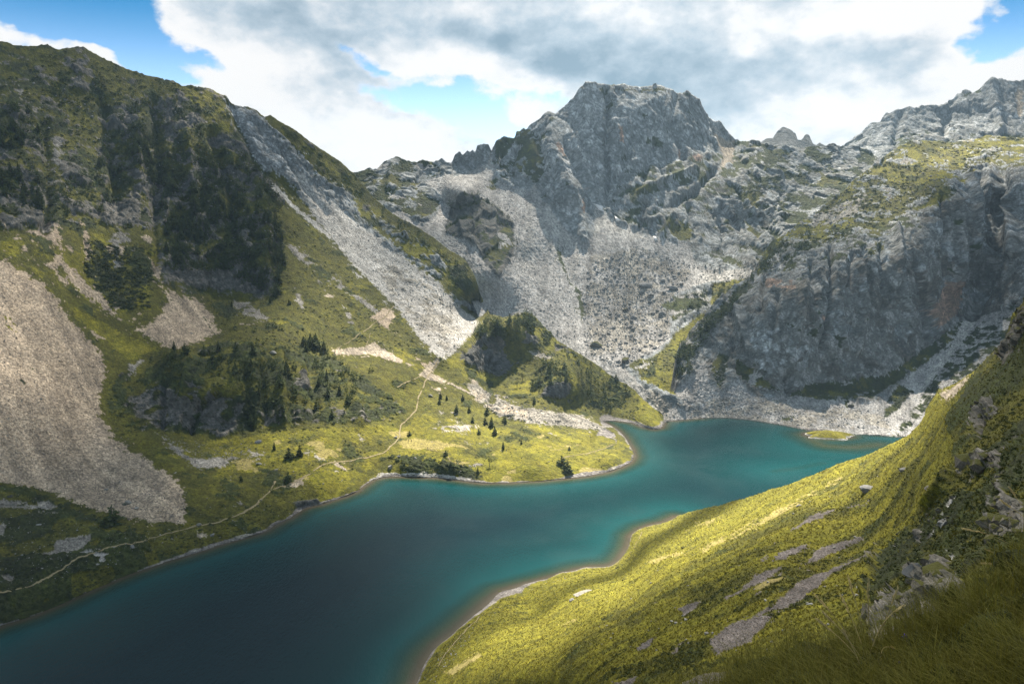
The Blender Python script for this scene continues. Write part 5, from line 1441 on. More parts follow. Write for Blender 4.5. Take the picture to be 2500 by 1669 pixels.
grow('mountain', [(690, 850), (790, 845), (860, 900), (880, 980), (800, 1000), (700, 970)], 72, 3.5, 7, KN, LK, 22)
grow('mountain', [(600, 970), (700, 980), (690, 1040), (600, 1035)], 18, 4, 7, KN, LK, 23)
grow('mountain', [(740, 830), (800, 830), (810, 870), (745, 870)], 10, 6, 9, KN, LK, 24)
for x, y, h in ((499, 868, 7), (517, 862, 6.5), (535, 858, 7), (575, 860, 8), (618, 866, 8.5), (641, 864, 6.5), (661, 860, 4.5), (740, 845, 8), (755, 850, 8.5), (775, 852, 9), (790, 862, 9), (620, 810, 6), (640, 840, 5.5), (655, 800, 6), (670, 800, 7), (685, 805, 6), (905, 905, 6), (880, 925, 5), (850, 985, 7), (610, 845, 5.5), (627, 843, 6)):
    p, _ = nearest('mountain', x, y)
    TREES.append(dict(p=p, h=h, type=random.choice((0, 1, 4)), rot=random.random() * 6, group='pines on the crest of the knoll', label='dark pine standing free on the crest of the rocky knoll', w=1.1, xy=(x, y)))
HI, LH = 'pines on the small rocky hill', 'dark pine on the small rocky hill beside the scree fan'
grow('mountain', [(1150, 805), (1185, 780), (1225, 780), (1235, 815), (1170, 835)], 40, 4.5, 8, HI, LH, 30, types=(0, 2, 2, 1), mind=1.5)
grow('mountain', [(1265, 772), (1292, 762), (1312, 790), (1290, 815), (1265, 810)], 26, 4.5, 8, HI, LH, 31, types=(0, 2, 2), mind=1.3)
grow('mountain', [(1235, 790), (1265, 780), (1265, 850), (1238, 850)], 18, 4, 8, HI, LH, 32)
grow('mountain', [(1315, 795), (1380, 850), (1420, 880), (1400, 885), (1330, 830)], 14, 3, 5, HI, LH, 33)
grow('mountain', [(1300, 915), (1330, 880), (1375, 885), (1395, 930), (1370, 940), (1300, 955)], 34, 5, 8, 'pines round the grey outcrop of the small hill', 'dark pine beside the grey outcrop low on the small hill', 34, types=(0, 1, 2))
grow('mountain', [(1400, 905), (1450, 900), (1530, 945), (1530, 985), (1470, 1010), (1430, 960)], 24, 3, 5, 'scattered low pines on the small hill', 'low pine scattered on the green end of the small hill', 35, types=(3, 1))
grow('valley', [(1100, 500), (1130, 465), (1200, 500), (1250, 540), (1240, 560), (1160, 510), (1110, 520)], 40, 4, 7, 'pines on the grey knob in the scree bowl', 'small pine on the grey knob between the scree fans', 40)
grow('valley', [(1620, 740), (1740, 700), (1830, 680), (1730, 760), (1640, 800)], 40, 4, 7, 'pines on the apron between boulder field and cliff', 'small pine on the grassy apron under the cliff', 41)
grow('cliff', [(1655, 850), (1735, 765), (1790, 720), (1830, 670), (1850, 680), (1760, 790), (1700, 860), (1680, 920), (1655, 930)], 100, 4, 8, 'pines climbing the edge of the cliff', 'small pine on the shaded edge of the great cliff', 42)
grow('cliff', [(1840, 660), (1890, 590), (1960, 560), (2000, 580), (1960, 630), (1880, 660)], 60, 4, 7.5, 'pines on the shoulder of the cliff', 'small pine on the shoulder of the great cliff', 43)
grow('cliff', [(2060, 480), (2180, 390), (2260, 400), (2300, 470), (2150, 520)], 16, 3, 5, 'small pines on the plateau', 'small pine among the slabs of the plateau above the cliff', 44)
# single trees on the spit, the shore and the flats
LONE = [
    (1115, 1008, 6.5, 0, 'dark pine uppermost on the spit below the tan rubble'), (1145, 1006, 5, 0, 'smaller dark pine beside the uppermost pine of the spit'), (1190, 1010, 6.5, 1, 'round dark pine close to the edge of the tan rubble'),
    (1152, 1030, 4.5, 4, 'low pine in the grass between the rubble patches'), (1185, 1034, 5.5, 1, 'dark pine left of the tallest pair on the upper spit'), (1199, 1042, 7.5, 0, 'tallest dark pine of the pair in the middle of the upper spit'), (1233, 1034, 5.5, 2, 'narrow pine standing right of the pair on the upper spit'),
    (1207, 1062, 6.5, 0, 'dark pine directly below the pair on the upper spit'), (1170, 1058, 4, 1, 'small round pine above the pale trampled meadow'), (1229, 1097, 5, 2, 'thin pine in the stones in the middle of the spit'), (1196, 1138, 7, 5, 'pale green broadleaf tree near the front shore of the spit'),
    (1166, 1157, 4.5, 2, 'small pine on the dark bank at the front shore'), (1371, 1134, 6.5, 3, 'round dark pine, upper of the two in the bright grass'), (1384, 1150, 7, 3, 'round dark pine, lower of the two in the bright grass'), (1303, 984, 6, 2, 'narrow pine at the upper rim of the tan rubble'),
    (1232, 1030, 4, 3, 'low dark bush pine by the rubble edge'), (705, 1118, 6.5, 3, 'broad dark pine of the pair on the flat below the knoll'), (731, 1114, 7, 0, 'pointed dark pine of the pair on the flat below the knoll'), (669, 1098, 5, 2, 'thin pine left of the pair on the flat below the knoll'),
    (704, 1175, 6, 3, 'dark bush pine beside the tan bank above the shore'), (274, 1276, 9, 3, 'big dark bush pine at the foot of the great scree'), (255, 1285, 5, 3, 'low dark shrub leaning on the big bush pine below the scree'), (590, 1175, 4, 2, 'small pine in the grass above the lakeside trail'),
    (1072, 985, 4.5, 4, 'low pine on the slope at the top of the spit'), (1075, 972, 5, 0, 'small pine nearest the forked trail'), (1090, 975, 4, 2, 'slim small pine right of the forked trail'), (1130, 976, 4.5, 0, 'small dark pine between trail and rubble'), (810, 1020, 6, 0, 'dark pine at the foot of the knoll cliff'),
    (1275, 930, 7.5, 5, 'pale green broadleaf tree at the foot of the small hill'), (1262, 945, 6, 5, 'smaller pale green tree at the foot of the small hill'), (1505, 928, 6, 1, 'dark pine on the skyline of the green end of the small hill'), (1528, 950, 5.5, 5, 'reddish green bushy tree low on the green end of the small hill'), (660, 740, 5, 2, 'lone pine below the cliff band on the green slope'),
    (707, 742, 5, 1, 'lone pine on the open green slope'), (565, 748, 5, 2, 'lone pine among the grey stones below the cliff band'),
    (1000, 1062, 3.5, 3, 'low dark bush behind the trampled meadow'), (1390, 1098, 2.5, 3, 'tiny dark bush on the crown of the spit'), (1273, 1085, 3, 2, 'tiny pine in the stones on the right of the spit'), (1088, 1112, 4, 3, 'dark bush on the bank under the trampled meadow'), (1100, 1140, 3.5, 3, 'low dark bush on the bank above the beach'),
]
for x, y, h, ty, lab in LONE:
    p, _ = nearest('mountain', x, y)
    TREES.append(dict(p=p, h=h, type=ty, rot=random.random() * 6, group=None, label=lab, w=1.15, lone=True))

LANDMARKS = [(668, 867, 'the white boulder'), (470, 1000, 'the knoll cliff'), (420, 880, 'the west end of the knoll'), (860, 950, 'the east end of the knoll'), (750, 860, 'the crest of the knoll'), (600, 930, 'the middle of the knoll'), (530, 690, 'the low cliff band'),
             (120, 520, 'the grey scree gully'), (40, 310, 'the slope under the grassy summit'), (300, 290, 'the upper rock ribs'), (560, 320, 'the sunlit ridge grass'), (470, 450, 'the middle of the forest'), (620, 540, 'the forest edge above the green slope'), (290, 640, 'the shrub patch'), (380, 560, 'the thin gully track'),
             (680, 460, 'the top of the pale scree strip'), (1000, 720, 'the long scree strip'), (1195, 870, 'the dark face of the small hill'), (1285, 770, 'the summit of the small hill'), (1360, 955, 'the grey outcrop of the small hill'), (1480, 960, 'the green end of the small hill'),
             (1160, 560, 'the grey knob'), (1390, 660, 'the green strip in the scree'), (1447, 500, 'the snow patch'), (1459, 848, 'the house-sized dark block'), (1528, 885, 'the second dark block'), (1575, 700, 'the sloping slab'), (1640, 708, 'the long slab'), (1616, 772, 'the big boulder by the apron'), (1550, 780, 'the rounded boulder'),
             (1700, 740, 'the grassy apron'), (1780, 680, 'the sunlit saddle'), (1880, 600, 'the shoulder of the cliff'), (2330, 750, 'the orange rock face'), (2260, 930, 'the pale scree chute'), (1960, 970, 'the dark green belt'), (2035, 1065, 'the island'), (1650, 1000, 'the rubble by the water'),
             (2200, 430, 'the plateau meadow'), (2420, 360, 'the highest plateau rocks'), (2122, 1192, 'the cracked grey outcrop'), (1426, 1446, 'the long pale slab'), (2244, 1403, 'the pale angular boulder'), (2306, 1278, 'the rock tooth'), (1900, 1430, 'the longest bare strip'), (2030, 1320, 'the upper bare strips'), (2480, 1260, 'the rock face at the edge'), (2440, 960, 'the upper edge rocks'), (2230, 1490, 'the brown outcrop'),
             (314, 1230, 'the yellowish block'), (270, 1276, 'the big bush pine'), (120, 1000, 'the lower great scree'), (150, 850, 'the upper great scree'), (1060, 1085, 'the trampled meadow'), (1250, 1010, 'the tan rubble tongue'), (520, 1130, 'the stony patch below the knoll'), (500, 800, 'the small scree'), (200, 1380, 'the lakeside trail'), (840, 1150, 'the tan bank')]


def place_phrase(xy, second=False):
    d = [((lx_ - xy[0]) ** 2 + (ly_ - xy[1]) ** 2, lx_, ly_, nm_) for lx_, ly_, nm_ in LANDMARKS]
    dd, lx_, ly_, nm_ = min(d)
    if second:
        return sorted(d)[1][3]
    dx, dy = xy[0] - lx_, xy[1] - ly_
    near = 'just ' if dd < 30 ** 2 else ''
    if abs(dx) > 1.6 * abs(dy):
        return near + ('right of ' if dx > 0 else 'left of ') + nm_
    if abs(dy) > 1.6 * abs(dx):
        return near + ('below ' if dy > 0 else 'above ') + nm_
    return near + ('below and ' if dy > 0 else 'above and ') + ('right of ' if dx > 0 else 'left of ') + nm_


def part_twins(items):
    """Where two labels came out alike, say which way each of them lies."""
    n_ = {}
    for t in items:
        n_[t['label']] = n_.get(t['label'], 0) + 1
    for t in items:
        if n_[t['label']] > 1 and 'xy' in t:
            s_ = t['label'] + ' toward ' + place_phrase(t['xy'], True)
            if len(s_.split()) <= 16:
                t['label'] = s_


for t in TREES:
    if t['group'] and 'xy' in t:
        hs_ = 'tall ' if t['h'] > 7.5 else ('small ' if t['h'] < 4.5 else '')
        t['label'] = hs_ + SHAPE[t['type']] + ' pine ' + ('on its rim ' if 'rim of' in t['label'] or 'crest' in t['group'] else '') + place_phrase(t['xy'])
for t in TREES:
    t['size'] = t['h'] / max(t['p'][1], 1) * (50 if t.get('lone') else 1)
TREES.sort(key=lambda t: -t['size'])
N_SINGLE = 290
part_twins(TREES[:N_SINGLE])
for t in TREES[:N_SINGLE]:
    name = 'broadleaf_tree' if t['type'] == 5 else 'pine_tree'
    root = bpy.data.objects.new(name, None)
    root.empty_display_size = 1
    col.objects.link(root)
    root.location = t['p'] - np.array([0, 0, .15])
    root.rotation_euler = (0, 0, t['rot'])
    root.scale = (t['h'] * t['w'], t['h'] * t['w'], t['h'])
    tag(root, t['label'], 'tree', t['group'] or 'single trees on the shore and the spit')
    link('crown', CROWN_ME[t['type']], root)
    link('trunk', TRUNK_ME[int(t['rot'] * 10) % 3], root)


def scatter(name, protos, items, mat, kind='stuff', flat=False):
    """Many small pieces joined into one mesh. items: (proto, position, 3x3 matrix)."""
    VV, FF, n = [], [], 0
    by = {}
    for k, p, M in items:
        by.setdefault(k, []).append((p, M))
    for k, lst in by.items():
        v, f = protos[k]
        Pp = np.array([a for a, _ in lst])
        Mm = np.array([b for _, b in lst])
        W = np.einsum('nij,vj->nvi', Mm, v) + Pp[:, None]
        VV.append(W.reshape(-1, 3))
        FF.append((f[None] + (np.arange(len(lst)) * len(v))[:, None, None]).reshape(-1, f.shape[1]) + n)
        n += W.shape[0] * W.shape[1]
    o = link(name, mesh_np(name, np.concatenate(VV), np.concatenate(FF), mat, False))
    if kind:
        tag(o, kind=kind)
    return o


def rotz(a, sx=1, sy=1, sz=1):
    c, s = math.cos(a), math.sin(a)
    return np.array([[c * sx, -s * sy, 0], [s * sx, c * sy, 0], [0, 0, sz]])


scatter('forest', SIMPLE, [(random.randrange(4), t['p'] - np.array([0, 0, .2]), rotz(t['rot'], t['h'] * t['w'] * 1.1, t['h'] * t['w'] * 1.1, t['h'])) for t in TREES[N_SINGLE:]], M_NEEDLE)

# ---- low shrubs: flattened leafy clumps
def clump_mesh(seed, n=26):
    r = np.random.default_rng(seed)
    V, F = [], []
    for i in range(n):
        d = r.normal(size=3)
        d[2] = abs(d[2])
        d /= np.linalg.norm(d)
        p = d * np.array([1, 1, .55]) * r.uniform(.75, 1.05)
        a = np.cross(d, r.normal(size=3))
        a *= .42 / np.linalg.norm(a)
        b2 = np.cross(d, a)
        b = len(V)
        V += [p - a * .8 - b2 * .5, p + a * .8 - b2 * .5, p + b2 * .9 + d * .1]
        F += [(b, b + 1, b + 2)]
    return np.array(V), np.array(F)


CL = [clump_mesh(i) for i in range(4)]
items = []
for layer, poly, n, s0, s1, ok, sd in [
        ('mountain', [(205, 580), (290, 600), (371, 668), (360, 750), (280, 757), (207, 671)], 420, .9, 2.4, None, 1), ('mountain', [(300, 600), (385, 600), (385, 690), (300, 690)], 70, .7, 1.5, None, 2),
        ('mountain', [(-100, 1180), (480, 1280), (640, 1220), (700, 1270), (400, 1400), (-100, 1560)], 900, .3, .9, ('grass_d', 'shrub', 'grass_o'), 3),
        ('mountain', [(255, 960), (560, 830), (800, 850), (1000, 1010), (700, 1060), (260, 1060)], 520, .5, 1.3, ('grass_d', 'shrub', 'grass_o', 'rock_w'), 4), ('mountain', [(921, 1105), (1100, 1115), (1210, 1165), (1000, 1160)], 90, .3, .8, None, 5),
        ('mountain', [(560, 1060), (920, 1040), (900, 1140), (700, 1260), (500, 1200)], 260, .3, .8, ('grass_d', 'grass_o', 'grass_y'), 6), ('mountain', [(1000, 960), (1250, 1010), (1540, 1080), (1480, 1160), (1000, 1150)], 260, .25, .7, ('grass_d', 'grass_o', 'grass_y'), 7),
        ('mountain', [(640, 500), (760, 560), (1060, 880), (700, 800), (660, 640)], 500, .4, 1.2, ('grass_d', 'grass_o'), 8), ('mountain', [(500, 730), (700, 780), (800, 860), (560, 820)], 180, .4, 1.2, ('grass_d', 'grass_o'), 9),
        ('mountain', [(1085, 880), (1207, 765), (1300, 760), (1500, 915), (1640, 1010), (1540, 1040), (1260, 985)], 420, .5, 1.2, ('grass_d', 'grass_o'), 10), ('mountain', [(130, 120), (440, 205), (560, 330), (640, 450), (300, 560), (0, 560), (0, 200)], 900, .8, 2.0, ('grass_d', 'shrub', 'grass_o'), 11),
        ('cliff', [(1839, 661), (2004, 505), (2221, 340), (2500, 335), (2420, 400), (2300, 500), (2060, 580)], 700, .8, 2.0, ('grass_d', 'grass_o'), 12), ('cliff', [(1640, 840), (2360, 760), (2500, 760), (2200, 1060), (1900, 980)], 700, .6, 1.5, ('grass_d', 'shrub'), 13),
        ('valley', [(1540, 870), (1740, 690), (1830, 670), (1640, 980)], 300, .6, 1.4, ('grass_d', 'grass_o'), 14), ('hillside', [(2100, 1500), (2157, 1330), (2336, 1150), (2420, 860), (2500, 740), (2500, 1400), (2250, 1430)], 900, .10, .34, ('grass_d', 'shrub', 'grass_o'), 15),
        ('hillside', [(1400, 1669), (1750, 1400), (2100, 1180), (2300, 1000), (2200, 1300), (2000, 1600)], 900, .10, .30, ('grass_d', 'grass_o'), 16)]:
    L, ids = pick(layer, poly, n, ok, 100 + sd)
    for i in ids:
        s = random.uniform(s0, s1)
        items.append((random.randrange(4), L['P'][i] - np.array([0, 0, .1 * s]), rotz(random.random() * 6, s * random.uniform(.8, 1.5), s, s * random.uniform(.6, 1.0))))
scatter('shrubbery', CL, items, M_SHRUB)

# ------------------------------------------------------------------ stones
def rock_mesh(seed, sub=1, flat=0.75):
    import bmesh
    bm = bmesh.new()
    bmesh.ops.create_icosphere(bm, subdivisions=sub, radius=1.0)
    v = np.array([q.co[:] for q in bm.verts])
    f = np.array([[q.index for q in fc.verts] for fc in bm.faces])
    bm.free()
    r = np.random.default_rng(seed)
    for _ in range(9):                       # split faces: cut the ball by planes
        n = r.normal(size=3)
        n /= np.linalg.norm(n)
        d = r.uniform(.45, .8)
        e = v @ n - d
        v = v - np.where(e > 0, e, 0)[:, None] * n
    v *= np.array([1, r.uniform(.65, 1), flat * r.uniform(.7, 1.1)])
    return v, f


R1 = [rock_mesh(i, 1) for i in range(6)]
R2 = [rock_mesh(40 + i, 2) for i in range(5)]
R3 = [rock_mesh(60 + i, 3) for i in range(5)]
R0 = [rock_mesh(80 + i, 1, .6) for i in range(4)]


def euler(a, b, c):
    ca, sa, cb, sb, cc, sc = math.cos(a), math.sin(a), math.cos(b), math.sin(b), math.cos(c), math.sin(c)
    return np.array([[cc, -sc, 0], [sc, cc, 0], [0, 0, 1]]) @ np.array([[cb, 0, sb], [0, 1, 0], [-sb, 0, cb]]) @ np.array([[1, 0, 0], [0, ca, -sa], [0, sa, ca]])


FIELDS = [  # layer, zone, count, size range (m), power, group, label, material, covers
    ('valley', [(1440, 640), (1560, 600), (1700, 650), (1640, 740), (1640, 840), (1530, 900), (1430, 870), (1420, 740)], 2300, .8, 3.6, 2.6, 'boulders of the boulder field under the peak', 'grey boulder in the boulder field under the peak', 0, ('scree_g', 'rubble', 'scree_l')),
    ('valley', [(1060, 500), (1300, 450), (1420, 600), (1450, 900), (1290, 800), (1180, 760)], 1500, .6, 1.8, 3.2, 'stones on the scree fans', 'grey stone lying on the scree fan below the peak', 0, ('scree_g', 'scree_l', 'rubble')),
    ('valley', [(1690, 650), (1850, 640), (1850, 670), (1700, 705)], 160, .8, 2.2, 2.6, 'stones on the pale saddle beside the cliff', 'pale stone on the sunlit saddle beside the cliff', 1, None),
    ('valley', [(1560, 940), (1640, 985), (1715, 1010), (1710, 1022), (1640, 1024), (1590, 985)], 320, .5, 2.2, 2.4, 'pale blocks where the rubble meets the lake', 'pale block in the rubble running down to the lake', 1, None),
    ('cliff', [(1660, 950), (1740, 890), (1800, 930), (1960, 960), (2150, 975), (2180, 1050), (1960, 1040), (1700, 1015)], 1500, .5, 1.9, 2.8, 'blocks on the shaded shore scree', 'grey block on the scree below the great cliff', 0, None),
    ('mountain', [(720, 410), (790, 480), (980, 620), (1110, 735), (1170, 785), (1110, 870), (1000, 800), (850, 640), (735, 480)], 1100, .5, 1.7, 3.0, 'stones on the long pale scree strip', 'pale stone on the long scree strip', 1, ('scree_l', 'rubble')),
    ('mountain', [(1130, 930), (1200, 960), (1340, 1000), (1490, 1050), (1400, 1045), (1220, 1020), (1150, 970)], 700, .4, 1.5, 2.6, 'stones of the tan rubble tongue', 'tan stone in the rubble tongue above the spit', 1, None),
    ('mountain', [(0, 640), (110, 690), (200, 810), (260, 900), (250, 1000), (350, 1110), (455, 1190), (450, 1280), (290, 1265), (120, 1200), (0, 1180)], 2600, .22, .9, 3.0, 'stones on the great brown scree', 'brownish stone lying on the great scree', 2, None),
    ('mountain', [(300, 1170), (455, 1190), (455, 1280), (290, 1265), (200, 1225)], 160, .4, 1.2, 2.4, 'larger stones at the foot of the great scree', 'larger stone at the foot of the great brown scree', 2, None),
    ('mountain', [(380, 690), (520, 740), (570, 850), (400, 845)], 300, .4, 1.1, 3.0, 'stones on the small grey scree', 'stone on the small scree below the cliff band', 2, None),
    ('mountain', [(400, 1060), (640, 1110), (590, 1125), (500, 1155), (430, 1110)], 260, .3, 1.2, 2.6, 'stones below the knoll', 'grey stone in the scree below the knoll', 0, None),
    ('mountain', [(850, 1060), (1200, 1020), (1480, 1060), (1530, 1110), (1300, 1160), (920, 1150)], 260, .25, .9, 2.6, 'stones scattered in the bright grass', 'pale stone lying in the bright grass of the spit', 1, None),
    ('mountain', [(560, 1070), (850, 1060), (880, 1180), (600, 1300), (460, 1330)], 220, .25, .9, 2.6, 'stones in the grass west of the spit', 'pale stone in the grass above the curved beach', 1, None),
    ('mountain', [(0, 1190), (300, 1290), (480, 1290), (300, 1380), (0, 1450)], 380, .2, .8, 2.6, 'stones in the heath by the trail', 'grey stone in the dark heath by the lakeside trail', 0, None),
    ('mountain', [(60, 200), (420, 240), (640, 440), (660, 640), (380, 560), (60, 540)], 500, .8, 2.4, 2.6, 'outcrops in the forest', 'grey stone between the pines of the mountain flank', 0, None),
    ('cliff', [(1900, 580), (2100, 440), (2300, 360), (2480, 350), (2330, 450), (2060, 570)], 700, .7, 2.6, 2.4, 'blocks on the plateau', 'pale block in the grass of the plateau above the cliff', 1, None),
    ('hillside', [(1640, 1520), (1800, 1430), (2120, 1300), (2000, 1440), (1760, 1600)], 900, .06, .22, 2.8, 'stones in the bare strips of the hillside', 'small grey stone in a bare strip of the near hillside', 2, ('gravel',)),
    ('hillside', [(1300, 1600), (1700, 1300), (2150, 1150), (2300, 1200), (2000, 1600)], 90, .15, .5, 2.4, 'stones lying in the grass of the near hillside', 'pale stone lying in the grass of the near hillside', 1, None),
    ('hillside', [(2130, 1510), (2279, 1384), (2340, 1373), (2360, 1430), (2318, 1495), (2229, 1545), (2140, 1590)], 60, .4, 1.5, 2.0, 'blocks of the brown outcrop above the bank', 'brownish block of the outcrop just above the grassy bank', 3, None),
    ('hillside', [(2421, 1259), (2457, 1205), (2520, 1240), (2520, 1300), (2475, 1320), (2425, 1325)], 30, .4, 1.5, 2.0, 'blocks of the rock face at the edge', 'grey block of the rock face beside the pale stalks', 3, None),
    ('hillside', [(2360, 1010), (2420, 960), (2470, 780), (2500, 740), (2520, 900), (2450, 1140), (2440, 1210), (2370, 1110)], 60, .5, 1.8, 2.0, 'rocks on the upper edge of the hillside', 'grey rock on the steep upper edge of the hillside', 3, ('rock_w',)),
    ('hillside', [(2150, 1330), (2260, 1190), (2362, 1138), (2330, 1290), (2240, 1340), (2140, 1400)], 34, .2, .7, 2.0, 'rocks in the dark moss of the hillside', 'grey rock in the dark moss of the hillside', 3, None),
    ('mountain', [(0, 1500), (179, 1440), (393, 1355), (589, 1298), (743, 1222), (886, 1172), (911, 1160), (930, 1180), (786, 1240), (643, 1306), (393, 1385), (179, 1468), (0, 1535)], 700, .12, .5, 2.6, 'stones along the west shore', 'grey stone on the narrow beach of the west shore', 0, ('beach', 'rubble')),
    ('hillside', [(1030, 1660), (1110, 1560), (1230, 1445), (1400, 1400), (1400, 1410), (1240, 1462), (1140, 1570), (1060, 1669)], 120, .2, .7, 2.4, 'stones along the near beach', 'dark stone on the narrow near beach', 0, None),
]
M_WARM = plain_material('outcrop_stone', (.125, .11, .09), 0.9, 0.5, 0.22)


def mossy(m, scale):
    """Moss and turf on the upper sides of a stone."""
    nt = NT(m.node_tree)
    bs = nt.n['Principled BSDF']
    old = bs.inputs['Base Color'].links[0].from_socket
    ge = nt.new('ShaderNodeNewGeometry')
    sp_ = nt.new('ShaderNodeSeparateXYZ')
    nt.l.new(ge.outputs['Normal'], sp_.inputs[0])
    nz = nt.noise(ge.outputs['Position'], 1.0 / scale, 4.0, 0.65)
    f = nt.smooth(nt.math('ADD', nt.math('MULTIPLY', sp_.outputs[2], 0.7), nz), 0.85, 1.05)
    nt.l.new(nt.mix(f, old, (.055, .056, .012, 1)), bs.inputs['Base Color'])
    li = nt.noise(ge.outputs['Position'], 3.0 / scale, 5.0, 0.7)
    bp = nt.new('ShaderNodeBump')
    bp.inputs['Strength'].default_value = 0.9
    bp.inputs['Distance'].default_value = scale * 0.25
    nt.l.new(li, bp.inputs['Height'])
    nt.l.new(bp.outputs[0], bs.inputs['Normal'])


mossy(M_WARM, .35)
mossy(M_DARKROCK, 1.2)
MATS = [M_ROCK, M_PALE, M_BROWN, M_WARM]
R1_ME = [[mesh_np('stone', v, f, m, False) for v, f in R1] for m in MATS]
STONES = []
for fi, (layer, poly, n, s0, s1, pw, group, label, mi, ok) in enumerate(FIELDS):
    L, ids = pick(layer, poly, n, ok, 300 + fi)
    r = np.random.default_rng(fi)
    for i in ids:
        s = s0 * (1 - r.random() * (1 - (s0 / s1) ** pw)) ** (-1 / pw)
        STONES.append(dict(p=L['P'][i], s=s, group=group, label=label, mi=mi, r=r.random(4), size=s / L['P'][i][1], xy=(L['x'][i], L['y'][i])))
FORM = ('angular', 'blocky', 'flattened', 'rounded', 'wedge-shaped', 'squat')
TONE = ('grey', 'pale', 'brownish', 'mossy')
for t in STONES:
    k_ = t['s'] * 741 / max(t['p'][1], 1)
    t['label'] = ('large ' if k_ > 4 and t['mi'] != 3 else ('small ' if k_ < 1.6 else '')) + TONE[t['mi']] + ' ' + FORM[int(t['r'][0] * 6)] + ' stone ' + {'rocks on the upper edge of the hillside': 'up the edge ', 'rocks in the dark moss of the hillside': 'in the moss '}.get(t['group'], '') + place_phrase(t['xy'])
STONES.sort(key=lambda t: -t['size'])
N_STONE = 285
part_twins(STONES[:N_STONE])
for t in STONES[:N_STONE]:
    o = link('boulder', R1_ME[t['mi']][int(t['r'][0] * 6)])
    o.location = t['p'] + np.array([0, 0, (-.3 if t['mi'] == 3 else .22) * t['s']])
    o.rotation_euler = (t['r'][1] * .7 - .35, t['r'][2] * .7 - .35, t['r'][3] * 6.28)
    o.scale = (t['s'], t['s'], t['s'] * .9)
    tag(o, t['label'], 'boulder', t['group'])
for mi, nm in enumerate(('grey_scree_stones', 'pale_scree_stones', 'brown_scree_stones', 'outcrop_stones')):
    its = [(int(t['r'][0] * 4), t['p'] + np.array([0, 0, .15 * t['s']]), euler(t['r'][1] * .8 - .4, t['r'][2] * .8 - .4, t['r'][3] * 6.28) * t['s']) for t in STONES[N_STONE:] if t['mi'] == mi]
    scatter(nm, R0, its, MATS[mi])

its = []
for _ in range(140):
    a_ = random.random() * 6.283
    rr_ = random.uniform(.86, 1.06)
    w_ = 1 + 0.22 * math.sin(2 * a_ + .7) * math.cos(3 * a_) + 0.10 * math.sin(5 * a_ + 2)
    s_ = random.uniform(.15, .6)
    its.append((random.randrange(4), np.array([ISL[0] + math.cos(a_) * ISL_R[0] * rr_ * w_, ISL[1] + math.sin(a_) * ISL_R[1] * rr_ * w_, .15]), euler(.2, .2, a_ * 3) * s_))
scatter('island_stones', R0, its, M_PALE)

